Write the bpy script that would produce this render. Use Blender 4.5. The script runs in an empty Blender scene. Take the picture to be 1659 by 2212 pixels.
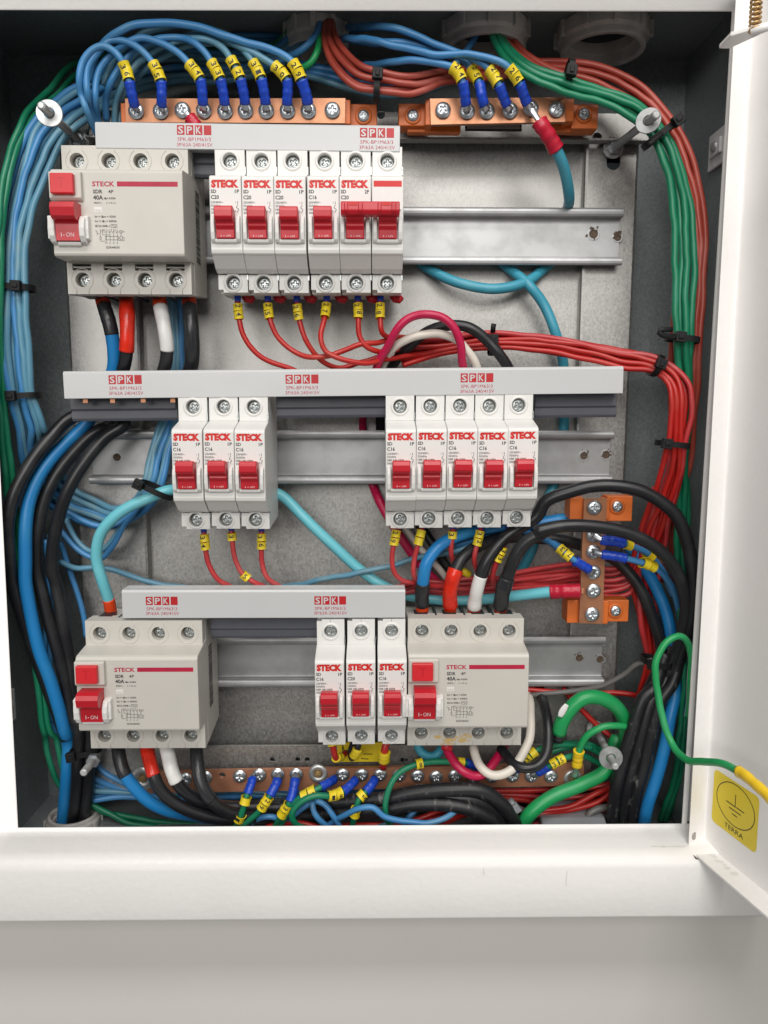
import bpy, math, random
import numpy as np
from mathutils import Vector, Matrix
random.seed(7); rng = np.random.RandomState(7)
sc = bpy.context.scene
S = 0.001                                   # the code works in millimetres
# ---------------------------------------------------------------- camera
F_PX, CX, CY = 1661.0, 829.5, 1106.0        # pinhole for a 1659 x 2212 picture
PITCH, YAW, ROLL = math.radians(7.35), math.radians(0.7), math.radians(0.1)
def cam_axes():
    cp, sp, ct, st = math.cos(YAW), math.sin(YAW), math.cos(PITCH), math.sin(PITCH)
    f = np.array([sp*ct, cp*ct, -st]); r = np.array([cp, -sp, 0.0]); u = np.cross(r, f)
    return r*math.cos(ROLL)+u*math.sin(ROLL), u*math.cos(ROLL)-r*math.sin(ROLL), f
CR, CU, CF = cam_axes()
cam_data = bpy.data.cameras.new('camera'); cam = bpy.data.objects.new('camera', cam_data)
sc.collection.objects.link(cam); sc.camera = cam
cam_data.sensor_fit = 'VERTICAL'; cam_data.sensor_height = 24.0
cam_data.lens = 24.0*F_PX/2212.0
cam_data.clip_start = 0.01; cam_data.clip_end = 50
cam.matrix_world = Matrix(((CR[0], CU[0], -CF[0], 0), (CR[1], CU[1], -CF[1], 0), (CR[2], CU[2], -CF[2], 0), (0, 0, 0, 1)))
# ---------------------------------------------------------------- world and lamps (an indoor close-up under ceiling lamps, one front fill added)
w = bpy.data.worlds.new('World'); sc.world = w; w.use_nodes = True
w.node_tree.nodes['Background'].inputs[0].default_value = (1.0, 0.985, 0.965, 1)
w.node_tree.nodes['Background'].inputs[1].default_value = 0.125
def area(name, loc, target, sx, sy, power, col=(1, .97, .93)):
    l = bpy.data.lights.new(name, 'AREA'); l.shape = 'RECTANGLE'; l.size = sx; l.size_y = sy; l.energy = power; l.color = col
    o = bpy.data.objects.new(name, l); sc.collection.objects.link(o); o.location = loc
    o.rotation_euler = (Vector(target)-Vector(loc)).to_track_quat('-Z', 'Y').to_euler()
area('ceiling_and_fill_lamp', (0.35, -1.3, 1.0), (0, .45, 0), 0.7, 0.35, 11)
area('ceiling_and_fill_lamp', (0.0, -0.45, 1.25), (0, .45, -.1), 1.2, 0.3, 15)
area('ceiling_and_fill_lamp', (-0.1, -2.3, 1.02), (0, .45, .05), 1.7, 0.6, 17)
area('ceiling_and_fill_lamp', (-0.85, -2.1, 0.45), (0, .45, 0), 1.3, 0.5, 17)  # added frontal fill for undersides and door, not a ceiling lamp
sc.view_settings.view_transform = 'Standard'; sc.view_settings.look = 'None'
sc.view_settings.exposure = -0.07; sc.view_settings.gamma = 1.0
# ---------------------------------------------------------------- pixel helper: where on the depth-d plane a thing stands
def U(px, py, d):
    v = CF + CR*((px-CX)/F_PX) - CU*((py-CY)/F_PX)
    return v*(d/v[1])
def ray(px, py):
    return CF + CR*((px-CX)/F_PX) - CU*((py-CY)/F_PX)
PAN = {'A': (0, 0, .5), 'B': (829.5, 0, .5), 'C': (0, 553, .5), 'D': (829.5, 553, .5), 'E': (0, 1106, .5), 'F': (829.5, 1106, .5),
       'G': (0, 1493, .5), 'H': (829.5, 1493, .5), 'a': (0, 0, .25), 'b': (414.75, 0, .25), 'c': (829.5, 1465.5, .25),
       'd': (1244.25, 1106, .25), 'e': (1244.25, 1465.5, .25), 'f': (0, 884.8, .25), 'g': (801.85, 1106, .25), 'h': (414.75, 1576, .25), 'P': (0, 0, 1)}
def px(pan, x, y):
    X, Y, s = PAN[pan]; return X+x*s, Y+y*s
def path(spec):
    """'a x,y,d x,y,d b x,y,d' -> world points in mm"""
    out = []; pan = 'P'; d = 470.0
    for t in spec.split():
        if t in PAN: pan = t; continue
        q = [float(k) for k in t.split(',')]
        if len(q) > 2: d = q[2]
        out.append(U(*px(pan, q[0], q[1]), d))
    return np.array(out)
# ---------------------------------------------------------------- materials
MATS = {}
def mat(name, col, rough=.45, metal=0.0, var=.06, vscale=60, bump=0.0, bscale=400, spec=.5, col2=None, mixlo=.45, mixhi=.75, coat=0.0, emit=0):
    m = bpy.data.materials.new(name); m.use_nodes = True; nt = m.node_tree; b = nt.nodes['Principled BSDF']
    b.inputs['Roughness'].default_value = rough; b.inputs['Metallic'].default_value = metal
    b.inputs['Specular IOR Level'].default_value = spec
    b.inputs['Coat Weight'].default_value = coat
    tc = nt.nodes.new('ShaderNodeNewGeometry')
    n = nt.nodes.new('ShaderNodeTexNoise'); n.inputs['Scale'].default_value = vscale; n.inputs['Detail'].default_value = 5
    nt.links.new(tc.outputs['Position'], n.inputs['Vector'])
    r = nt.nodes.new('ShaderNodeValToRGB'); r.color_ramp.elements[0].position = mixlo; r.color_ramp.elements[1].position = mixhi
    c = np.array(col)
    r.color_ramp.elements[0].color = (*np.clip(c*(1+var), 0, 1), 1)
    r.color_ramp.elements[1].color = (*(np.clip(c*(1-var), 0, 1) if col2 is None else np.array(col2)), 1)
    nt.links.new(n.outputs['Fac'], r.inputs[0]); nt.links.new(r.outputs[0], b.inputs['Base Color'])
    if rough > .15:
        mr = nt.nodes.new('ShaderNodeMapRange'); mr.inputs['To Min'].default_value = rough*.85; mr.inputs['To Max'].default_value = min(1, rough*1.2)
        nt.links.new(n.outputs['Fac'], mr.inputs['Value']); nt.links.new(mr.outputs[0], b.inputs['Roughness'])
    if bump:
        n2 = nt.nodes.new('ShaderNodeTexNoise'); n2.inputs['Scale'].default_value = bscale; n2.inputs['Detail'].default_value = 3
        nt.links.new(tc.outputs['Position'], n2.inputs['Vector'])
        bp = nt.nodes.new('ShaderNodeBump'); bp.inputs['Strength'].default_value = bump; bp.inputs['Distance'].default_value = .0004
        nt.links.new(n2.outputs['Fac'], bp.inputs['Height']); nt.links.new(bp.outputs[0], b.inputs['Normal'])
    MATS[name] = m; return m
mat('white_paint', (.86, .845, .83), .4, bump=.5, bscale=230, var=.02, vscale=14)
mat('wall_paint', (.67, .65, .62), .8, bump=.12, bscale=250, var=.02, vscale=6)
def galv(name, base, rough, metal):
    m = mat(name, base, rough, metal); nt = m.node_tree; b = nt.nodes['Principled BSDF']
    tc = nt.nodes.new('ShaderNodeNewGeometry')
    v = nt.nodes.new('ShaderNodeTexVoronoi'); v.inputs['Scale'].default_value = 1000
    mp = nt.nodes.new('ShaderNodeMapping'); mp.inputs['Scale'].default_value = (1, 1, .7)
    nz = nt.nodes.new('ShaderNodeTexNoise'); nz.inputs['Scale'].default_value = 1700; nz.inputs['Detail'].default_value = 6
    nb = nt.nodes.new('ShaderNodeTexNoise'); nb.inputs['Scale'].default_value = 14; nb.inputs['Detail'].default_value = 4
    nt.links.new(tc.outputs['Position'], mp.inputs[0]); nt.links.new(mp.outputs[0], v.inputs['Vector']); nt.links.new(mp.outputs[0], nz.inputs['Vector']); nt.links.new(tc.outputs['Position'], nb.inputs['Vector'])
    mx = nt.nodes.new('ShaderNodeMix'); mx.data_type = 'RGBA'; mx.inputs[0].default_value = .45
    nt.links.new(v.outputs['Color'], mx.inputs[6]); nt.links.new(nz.outputs['Fac'], mx.inputs[7])
    bw = nt.nodes.new('ShaderNodeRGBToBW'); nt.links.new(mx.outputs[2], bw.inputs[0])
    ad = nt.nodes.new('ShaderNodeMath'); ad.operation = 'MULTIPLY_ADD'; ad.inputs[1].default_value = 1.0; nt.links.new(bw.outputs[0], ad.inputs[0])
    m2 = nt.nodes.new('ShaderNodeMath'); m2.operation = 'MULTIPLY'; m2.inputs[1].default_value = .10; nt.links.new(nb.outputs['Fac'], m2.inputs[0]); nt.links.new(m2.outputs[0], ad.inputs[2])
    r = nt.nodes.new('ShaderNodeValToRGB'); r.color_ramp.elements[0].position = .25; r.color_ramp.elements[1].position = .85
    c = np.array(base); r.color_ramp.elements[0].color = (*(c*.80), 1); r.color_ramp.elements[1].color = (*np.clip(c*1.22, 0, 1), 1)
    nt.links.new(ad.outputs[0], r.inputs[0]); nt.links.new(r.outputs[0], b.inputs['Base Color'])
    mr = nt.nodes.new('ShaderNodeMapRange'); mr.inputs['To Min'].default_value = rough*.8; mr.inputs['To Max'].default_value = rough*1.3
    nt.links.new(bw.outputs[0], mr.inputs['Value']); nt.links.new(mr.outputs[0], b.inputs['Roughness'])
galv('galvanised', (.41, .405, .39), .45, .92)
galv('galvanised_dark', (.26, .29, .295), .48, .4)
mat('rail_zinc', (.42, .425, .43), .45, .6, var=.06, vscale=70, col2=(.33, .335, .335), mixlo=.45, mixhi=.8, bump=.1, bscale=60)
mat('zinc', (.50, .53, .56), .33, .9, var=.12, vscale=300)
mat('zinc_dull', (.46, .47, .47), .42, .75, var=.2, vscale=200)
mat('clamp_metal', (.36, .38, .38), .38, .85, var=.3, vscale=900)
mat('recess_shade', (.035, .045, .05), .5, .5)  # shade inside holes and pockets, put into the colour
mat('copper', (.40, .185, .10), .40, .55, var=.15, vscale=90, col2=(.36, .15, .075), bump=.15, bscale=120)
mat('copper_old', (.42, .19, .11), .45, .6, var=.2, vscale=60, col2=(.30, .14, .085))
mat('brass', (.45, .30, .14), .45, .8, var=.3, vscale=700)
mat('orange_plastic', (.60, .135, .02), .45, var=.06)
mat('breaker_white', (.73, .725, .705), .4, var=.015, vscale=40)
mat('breaker_ivory', (.56, .54, .495), .42, var=.02, vscale=40, bump=.05, bscale=1500)
mat('ivory_burn', (.48, .33, .13), .6, var=.2, vscale=300, col2=(.56, .47, .30))
mat('red_plastic', (.50, .012, .024), .35, var=.05)
mat('red_button', (.62, .02, .028), .38, var=.05)
mat('print_red', (.60, .014, .01), .5, var=.03)
mat('print_crimson', (.42, .008, .045), .5, var=.1, vscale=80)
mat('print_grey', (.045, .042, .042), .6, var=.05)
mat('print_white', (.75, .6, .6), .5)
mat('print_black', (.02, .02, .015), .6)
mat('print_faint', (.60, .58, .54), .5)
mat('bar_white', (.53, .54, .545), .33, var=.015, vscale=30)
mat('bar_grey', (.095, .10, .12), .45, var=.08, vscale=50)
mat('bar_red', (.44, .006, .012), .45, var=.05)
mat('grey_plastic', (.46, .44, .42), .36, var=.2, vscale=35, col2=(.24, .23, .215))
mat('tie_black', (.010, .010, .011), .5, spec=.25)
mat('tie_grey', (.25, .26, .28), .45)
mat('clip_white', (.68, .68, .68), .5)
mat('marker_yellow', (.78, .60, .02), .42, var=.05)
mat('sleeve_blue', (.008, .05, .42), .35, var=.15, vscale=120)
mat('sleeve_red', (.42, .008, .03), .35, var=.15)
mat('sleeve_yellow', (.82, .55, .02), .35)
mat('tape_black', (.018, .019, .022), .32, var=.3, vscale=120, bump=.3, bscale=160)
mat('tape_white', (.74, .74, .73), .35, bump=.35, bscale=150, var=.03)
mat('tape_red', (.58, .02, .006), .28, bump=.5, bscale=170, var=.2, vscale=130)
mat('boot_orange', (.70, .06, .01), .4)
def wire_mat(name, col, dirt, rough=.38, hi=.85):
    mat(name, col, rough, var=.05, vscale=45, col2=dirt, mixlo=.52, mixhi=hi, bump=.12, bscale=90)
wire_mat('wire_blue', (.05, .215, .46), (.11, .27, .40))
wire_mat('wire_blue_dust_and_shade', (.10, .26, .37), (.22, .33, .34))
wire_mat('wire_blue_thick', (.012, .19, .48), (.03, .24, .47))
wire_mat('wire_turquoise', (.045, .29, .40), (.10, .38, .46))
wire_mat('wire_aqua', (.14, .50, .58), (.22, .56, .60))
wire_mat('wire_green', (.006, .175, .085), (.03, .25, .15))
wire_mat('wire_green_bright', (.012, .29, .085), (.05, .36, .15))
wire_mat('wire_brick', (.36, .055, .036), (.50, .14, .11))
wire_mat('wire_red', (.42, .013, .010), (.48, .05, .035))
wire_mat('wire_pink', (.44, .032, .036), (.54, .12, .12))
wire_mat('wire_magenta', (.46, .006, .06), (.5, .02, .08))
wire_mat('wire_cream', (.68, .63, .56), (.56, .50, .44))
wire_mat('wire_black', (.012, .0125, .015), (.05, .05, .05), rough=.36, hi=.9)
mat('rust_and_hole_dark', (.09, .06, .04), .7, var=.4, vscale=900, col2=(.02, .018, .015))
mat('rod_zinc', (.50, .51, .51), .35, .35, var=.1, vscale=200)
mat('smear', (.73, .71, .675), .6, var=.06, vscale=300)
mat('hole_shade', (.33, .31, .28), .6)
wire_mat('wire_grey', (.13, .125, .12), (.2, .19, .18))
m_ = mat('wire_black_scuffed', (.013, .0135, .016), .42, var=.05, bump=.25, bscale=260)
nt_ = m_.node_tree; g_ = nt_.nodes.new('ShaderNodeNewGeometry'); mp_ = nt_.nodes.new('ShaderNodeMapping'); mp_.inputs['Scale'].default_value = (1, .6, .45)
n_ = nt_.nodes.new('ShaderNodeTexNoise'); n_.inputs['Scale'].default_value = 230; n_.inputs['Detail'].default_value = 7; n_.inputs['Roughness'].default_value = .7
r_ = nt_.nodes.new('ShaderNodeValToRGB'); r_.color_ramp.elements[0].position = .58; r_.color_ramp.elements[1].position = .70
r_.color_ramp.elements[0].color = (.013, .0135, .016, 1); r_.color_ramp.elements[1].color = (.16, .16, .155, 1)
nt_.links.new(g_.outputs['Position'], mp_.inputs[0]); nt_.links.new(mp_.outputs[0], n_.inputs['Vector']); nt_.links.new(n_.outputs['Fac'], r_.inputs[0]); nt_.links.new(r_.outputs[0], nt_.nodes['Principled BSDF'].inputs['Base Color'])
# ---------------------------------------------------------------- mesh builder
class MB:
    def __init__(s): s.v = []; s.f = []; s.m = []; s.sm = []; s.n = 0
    def add(s, V, Fc, m=0, smooth=False):
        V = np.asarray(V, float); s.v.append(V)
        s.f += [tuple(i+s.n for i in f) for f in Fc]; s.m += [m]*len(Fc); s.sm += [smooth]*len(Fc); s.n += len(V); return s
    def box(s, x0, x1, y0, y1, z0, z1, m=0):
        V = [(x, y, z) for x in (x0, x1) for y in (y0, y1) for z in (z0, z1)]
        return s.add(V, [(0, 1, 3, 2), (4, 6, 7, 5), (0, 4, 5, 1), (2, 3, 7, 6), (0, 2, 6, 4), (1, 5, 7, 3)], m)
    def prism(s, prof, x0, x1, m=0, axis='x', smooth=False):
        """extrude a closed 2D profile; axis x: profile is (y,z); y: (x,z); z: (x,y)"""
        n = len(prof)
        def P(t, a, b): return {'x': (t, a, b), 'y': (a, t, b), 'z': (a, b, t)}[axis]
        V = [P(x0, a, b) for a, b in prof]+[P(x1, a, b) for a, b in prof]
        Fc = [(i, (i+1) % n, n+(i+1) % n, n+i) for i in range(n)]
        s.add(V, Fc, m, smooth); s.f += [tuple(range(s.n-2*n, s.n-n))[::-1], tuple(range(s.n-n, s.n))]; s.m += [m, m]; s.sm += [False, False]
        return s
    def build(s, name, mats, parent=None, loc=None, bevel=0, link=True):
        me = bpy.data.meshes.new(name)
        V = np.concatenate(s.v)*S
        me.from_pydata(V.tolist(), [], s.f)
        for k in (mats if isinstance(mats, (list, tuple)) else [mats]): me.materials.append(MATS[k])
        me.polygons.foreach_set('material_index', s.m); me.polygons.foreach_set('use_smooth', s.sm)
        me.update()
        o = bpy.data.objects.new(name, me)
        if link: sc.collection.objects.link(o)
        if parent is not None: o.parent = parent
        if loc is not None: o.location = Vector(loc)*S
        if bevel:
            b = o.modifiers.new('bevel', 'BEVEL'); b.width = bevel*S; b.segments = 2; b.limit_method = 'ANGLE'; b.angle_limit = math.radians(28)
            b.harden_normals = False
        return o
def empty(name, label, cat, loc, group=None, rot=None):
    o = bpy.data.objects.new(name, None); sc.collection.objects.link(o); o.location = Vector(loc)*S; o.empty_display_size = .01
    if rot: o.rotation_euler = rot
    return tag(o, label, cat, group)
def tag(o, label, cat, group=None):
    o['label'] = label; o['category'] = cat
    if group: o['group'] = group
    return o
def copy_tree(o, parent=None):
    c = o.copy(); sc.collection.objects.link(c)
    if parent is not None: c.parent = parent; c.matrix_parent_inverse = o.matrix_parent_inverse.copy()
    for ch in list(o.children): copy_tree(ch, c)
    return c
TXT = {}
def text_geo(s, bold=0.0):
    k = (s, bold)
    if k not in TXT:
        cu = bpy.data.curves.new('t', 'FONT'); cu.body = s; cu.size = 1; cu.resolution_u = 2; cu.offset = bold; cu.align_x = 'LEFT'
        o = bpy.data.objects.new('t', cu); sc.collection.objects.link(o); dg = bpy.context.evaluated_depsgraph_get(); dg.update()
        me = bpy.data.meshes.new_from_object(o.evaluated_get(dg))
        V = np.array([v.co[:] for v in me.vertices]) if len(me.vertices) else np.zeros((0, 3))
        Fc = [tuple(p.vertices) for p in me.polygons]
        bpy.data.objects.remove(o); bpy.data.curves.remove(cu); bpy.data.meshes.remove(me)
        TXT[k] = (V, Fc)
    return TXT[k]
def text(mb, s, x, y, z, cap, width=None, m=0, bold=0.0, align='l', basis=None):
    """lettering lying in the local xz plane facing -y; x,z = left/centre and middle; cap = letter height; width squeezes it to fit"""
    V, Fc = text_geo(s, bold)
    if not len(V): return
    V = V.copy(); sc_ = cap/.70
    lo, hi = V[:, 0].min(), V[:, 0].max(); sx = sc_ if width is None else width/(hi-lo)
    X = (V[:, 0]-lo)*sx; wd = (hi-lo)*sx
    if align == 'c': X -= wd/2
    if align == 'r': X -= wd
    Z = V[:, 1]*sc_-cap/2
    if basis is None: P = np.stack([x+X, np.full_like(X, y), z+Z], 1)
    else:
        o_, ex, ez = basis; P = o_+np.outer(X+x, ex)+np.outer(Z+z, ez)
    mb.add(P, Fc, m)
def plate(mb, outline, holes, y0, y1, m=0):
    """solid plate in the xz plane with real holes, front y0, back y1"""
    cu = bpy.data.curves.new('p', 'CURVE'); cu.dimensions = '2D'; cu.fill_mode = 'BOTH'; cu.extrude = abs(y1-y0)/2
    for lp in [outline]+holes:
        sp = cu.splines.new('POLY'); sp.points.add(len(lp)-1); sp.use_cyclic_u = True
        for i, (a, b) in enumerate(lp): sp.points[i].co = (a, b, 0, 1)
    o = bpy.data.objects.new('p', cu); sc.collection.objects.link(o); dg = bpy.context.evaluated_depsgraph_get(); dg.update()
    me = bpy.data.meshes.new_from_object(o.evaluated_get(dg))
    V = np.array([v.co[:] for v in me.vertices]); Fc = [tuple(p.vertices) for p in me.polygons]
    bpy.data.objects.remove(o); bpy.data.curves.remove(cu); bpy.data.meshes.remove(me)
    mb.add(np.stack([V[:, 0], (y0+y1)/2-V[:, 2], V[:, 1]], 1), Fc, m)
def circ(cx, cz, r, n=20): return [(cx+r*math.cos(2*math.pi*i/n), cz+r*math.sin(2*math.pi*i/n)) for i in range(n)]
def rect(x0, x1, z0, z1): return [(x0, z0), (x1, z0), (x1, z1), (x0, z1)]
def lathe(mb, prof, n=24, m=0, c=(0, 0, 0), axis='y', smooth=True):
    """prof: (radius, height) pairs"""
    V = []; Fc = []
    for r, h in prof:
        for i in range(n):
            a = 2*math.pi*i/n; p, q = r*math.cos(a), r*math.sin(a)
            V.append({'y': (c[0]+p, c[1]+h, c[2]+q), 'z': (c[0]+p, c[1]+q, c[2]+h), 'x': (c[0]+h, c[1]+p, c[2]+q)}[axis])
    for j in range(len(prof)-1):
        for i in range(n): Fc.append((j*n+i, j*n+(i+1) % n, (j+1)*n+(i+1) % n, (j+1)*n+i))
    mb.add(V, Fc, m, smooth)
def resample(P, step):
    P = np.asarray(P); n = len(P)
    if n == 2: P = np.array([P[0], (P[0]+P[1])/2, P[1]]); n = 3
    E = np.vstack([2*P[0]-P[1], P, 2*P[-1]-P[-2]]); out = []
    for i in range(n-1):
        p0, p1, p2, p3 = E[i:i+4]
        # centripetal Catmull-Rom
        t0 = 0; t1 = t0+max(np.linalg.norm(p1-p0), 1e-3)**.5; t2 = t1+max(np.linalg.norm(p2-p1), 1e-3)**.5; t3 = t2+max(np.linalg.norm(p3-p2), 1e-3)**.5
        k = max(2, int(np.linalg.norm(p2-p1)/1.5))
        for t in np.linspace(t1, t2, k, endpoint=False):
            a1 = (t1-t)/(t1-t0)*p0+(t-t0)/(t1-t0)*p1; a2 = (t2-t)/(t2-t1)*p1+(t-t1)/(t2-t1)*p2; a3 = (t3-t)/(t3-t2)*p2+(t-t2)/(t3-t2)*p3
            b1 = (t2-t)/(t2-t0)*a1+(t-t0)/(t2-t0)*a2; b2 = (t3-t)/(t3-t1)*a2+(t-t1)/(t3-t1)*a3
            out.append((t2-t)/(t2-t1)*b1+(t-t1)/(t2-t1)*b2)
    out.append(P[-1]); Q = np.array(out)
    L = np.concatenate([[0], np.cumsum(np.linalg.norm(np.diff(Q, axis=0), axis=1))])
    k = max(3, int(L[-1]/step)+1); s = np.linspace(0, L[-1], k)
    return np.stack([np.interp(s, L, Q[:, j]) for j in range(3)], 1), s
def sub(Q, s, a, b, step=1.2):
    a = max(0, a); b = min(s[-1], b); t = np.linspace(a, b, max(3, int((b-a)/step)+1))
    return np.stack([np.interp(t, s, Q[:, j]) for j in range(3)], 1)
def tube(mb, Q, r, n=12, m=0, cap=True, sy=1.0, smooth=True):
    Q = np.asarray(Q); k = len(Q); T = np.gradient(Q, axis=0); T /= np.linalg.norm(T, axis=1)[:, None]+1e-9
    R = np.full(k, r) if np.isscalar(r) else np.interp(np.linspace(0, 1, k), np.linspace(0, 1, len(r)), r)
    V = []
    up = np.array([0, -1.0, 0])
    nrm = up-T[0]*(up@T[0])
    if np.linalg.norm(nrm) < .2: nrm = np.array([1.0, 0, 0])-T[0]*T[0][0]
    nrm /= np.linalg.norm(nrm)
    a = np.arange(n)*2*math.pi/n; ca, sa = np.cos(a), np.sin(a)
    for i in range(k):
        nrm = nrm-T[i]*(nrm@T[i]); nrm /= np.linalg.norm(nrm); bi = np.cross(T[i], nrm)
        V.append(Q[i]+R[i]*(sy*np.outer(ca, nrm)+np.outer(sa, bi)))
    V = np.concatenate(V)
    Fc = [(i*n+j, i*n+(j+1) % n, (i+1)*n+(j+1) % n, (i+1)*n+j) for i in range(k-1) for j in range(n)]
    mb.add(V, Fc, m, smooth)
    if cap:
        mb.f += [tuple(mb.n-k*n+j for j in range(n))[::-1], tuple(mb.n-n+j for j in range(n))]; mb.m += [m, m]; mb.sm += [False, False]
    return mb
# ---------------------------------------------------------------- shared small hardware
def screw_mesh(R, dome, name, mats, hexring=False):
    """round head facing -y with a cross recess sunk into it"""
    mb = MB(); nr, na = 11, 40; V = []; Fc = []
    for i in range(nr+1):
        rr = R*i/nr
        for j in range(na):
            a = 2*math.pi*j/na+.35; x, z = rr*math.cos(a), rr*math.sin(a)
            h = dome*math.sqrt(max(0, 1-(rr/R)**2*.86))
            u, v_ = abs(rr*math.cos(a-.35)), abs(rr*math.sin(a-.35))
            wdt = (.17 if hexring else .115)*R; arm = (.7 if hexring else .5)*R
            if (u < wdt and v_ < arm) or (v_ < wdt and u < arm): h -= .26*R
            elif u+v_ < .34*R: h -= .14*R
            V.append((x, -h, z))
    for i in range(nr):
        for j in range(na): Fc.append((i*na+j, (i+1)*na+j, (i+1)*na+(j+1) % na, i*na+(j+1) % na))
    mb.add(V, Fc, 0, True)
    lathe(mb, [(R, -dome*.37), (R*.97, 0), (R*.5, .1), (R*.45, 3)], 24, 0)
    o = mb.build(name, mats, link=False); me = o.data; bpy.data.objects.remove(o)
    return me
SCREW_PAN = screw_mesh(4.5, 2.3, 'terminal_screw', 'zinc')
SCREW_SMALL = screw_mesh(3.3, 1.5, 'fixing_screw', 'zinc')
SCREW_CLAMP = screw_mesh(3.4, .7, 'clamp_screw', 'clamp_metal', True)
def put(me, name, loc, parent, rot=0, tilt=0):
    o = bpy.data.objects.new(name, me); sc.collection.objects.link(o); o.parent = parent
    o.location = Vector(loc)*S; o.rotation_euler = (tilt, rot, 0); return o
# ================================================================ the cabinet
DO, DB = 448.0, 540.0
cTL, cTR, cBL, cBR = U(-52, 19, DO), U(1583, 21, DO), U(37, 1790, DO), U(1474, 1781, DO)
XL = U(107, 1718, DB)[0]; XR = U(1484, 130, DB)[0]; ZT = U(1484, 130, DB)[2]; ZB = U(107, 1718, DB)[2]
cab = empty('electrical_cabinet', 'white steel distribution cabinet, open, with galvanised grey inside and its door swung to the right', 'cabinet', (0, DB, ZB))
def cpart(mb, name, m, bevel=0):
    o = mb.build(name, m, bevel=bevel); o.parent = cab; o.matrix_parent_inverse = Matrix.Translation(-Vector((0, DB, ZB))*S); return o
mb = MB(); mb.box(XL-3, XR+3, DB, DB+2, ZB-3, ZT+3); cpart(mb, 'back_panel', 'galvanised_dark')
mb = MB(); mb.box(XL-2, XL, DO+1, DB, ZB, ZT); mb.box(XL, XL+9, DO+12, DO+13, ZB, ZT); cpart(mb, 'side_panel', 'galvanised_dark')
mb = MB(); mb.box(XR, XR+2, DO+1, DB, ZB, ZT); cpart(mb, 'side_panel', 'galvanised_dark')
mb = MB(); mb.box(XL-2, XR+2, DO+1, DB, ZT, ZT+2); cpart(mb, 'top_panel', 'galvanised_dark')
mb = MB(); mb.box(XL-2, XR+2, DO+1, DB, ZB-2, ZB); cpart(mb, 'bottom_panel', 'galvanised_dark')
# door: bottom edge lies in one level plane
A_ = U(1487, 1832, 432); zA = A_[2]
def onz(px_, py_, z): r_ = ray(px_, py_); return r_*(z/r_[2])
C_ = onz(1659, 1981, zA); B_ = A_+(C_-A_)*.15; C2 = A_+(C_-A_)/np.linalg.norm(C_-A_)*330
K_ = onz(1521, 1819, zA); L_ = onz(1659, 1931, zA)
dv = (L_-K_); dv /= np.linalg.norm(dv); L2 = K_+dv*320
nv = np.array([dv[1], -dv[0], 0]); nv /= np.linalg.norm(nv)
if nv[0] < 0: nv = -nv                       # away from the opening
def xdoor(y): return float(np.interp(-y, [-A_[1], -B_[1], -C2[1]], [A_[0], B_[0], C2[0]]))
# front frame: mitred ring swept round the opening
OUT = np.array([[-1, 1], [1, 1], [1, -1], [-1, -1]])
cor = [cTL, cTR, cBR, cBL]
# (outward x, outward z, y)  lip, ledge, rounded corner, front face, return to the wall
YS = [DO+1.2, DO+.3, DO-.3, DO-2.0, DO-6, 430, 425.6, 422.4, 421, 421, 421.6, 423.5, 470]
BOT = [0, .3, 1.0, 1.8, 2.5, 4.4, 5.9, 8.4, 12.0, 42, 43.6, 44.5, 44.6]
FLAT = [0, .4, 14, 16, 17, 18, 19, 21, 24, 60, 62, 62.5, 62.6]
mb = MB(); V = []; n = len(YS)
for k in range(4):
    for i in range(n):
        ox = FLAT[i] if OUT[k][0] < 0 else 62
        oz = FLAT[i] if OUT[k][1] > 0 else BOT[i]
        V.append((cor[k][0]+OUT[k][0]*ox, YS[i], cor[k][2]+OUT[k][1]*oz))
Fc = [(k*n+i, ((k+1) % 4)*n+i, ((k+1) % 4)*n+i+1, k*n+i+1) for k in (0, 2, 3) for i in range(n-1)]
mb.add(V, Fc, 0, True)
# the hinge side: lip only
V = []
for k in (1, 2):
    for o_, y in [(0, DO+1.2), (0, DO+.8), (.35, DO+.2), (1.2, DO), (2.6, DO-.1), (3.2, DO+.5), (3.4, DO+4), (30, DO+6)]: V.append((cor[k][0]+o_, y, cor[k][2]+OUT[k][1]*min(o_, 1)*.3))
mb.add(V, [(i, i+8, i+9, i+1) for i in range(7)], 0, True)
o = cpart(mb, 'front_frame', 'white_paint')
# wall behind
mb = MB(); mb.box(-1500, 1500, 462, 480, -1300, ZB-4); mb.box(-1500, -250, 462, 480, ZB-4, 1000)
mb.box(240, 1500, 462, 480, ZB-4, 1000); mb.box(-250, 240, 462, 480, ZT+4, 1000)
ow = mb.build('wall', 'wall_paint'); ow['kind'] = 'structure'
zTop = U(1585, 10, 445)[2]+9
def sheet(pts, th=1.2):
    """folded upright sheet along a plan line: inner skin, outer skin and edges"""
    mb_ = MB(); k = len(pts); out = nv*th
    inner = [(p[0], p[1], z) for z in (zA, zTop) for p in pts]; outer = [(p[0]+out[0]*(i > 0), p[1]+out[1]*(i > 0)+.4*(i == 0), z) for z in (zA, zTop) for i, p in enumerate(pts)]
    q = [(i, i+1, k+i+1, k+i) for i in range(k-1)]
    mb_.add(inner, q, 0, True); mb_.add(outer, [f[::-1] for f in q], 0, True)
    mb_.add(inner+outer, [(i, i+1, 2*k+i+1, 2*k+i) for i in range(k-1)]+[(k+i, 3*k+i, 3*k+i+1, k+i+1) for i in range(k-1)]+[(k-1, 2*k-1, 4*k-1, 3*k-1)]); return mb_
kh = (K_-A_)/np.linalg.norm(K_-A_)
door = cpart(sheet([A_, A_+(K_-A_)*.5, K_-kh*2.2, K_-kh*.6+dv*.2, K_+dv*.8-kh*.1, K_+dv*2.6, K_+dv*60, L2]), 'door', 'white_paint')
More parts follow.
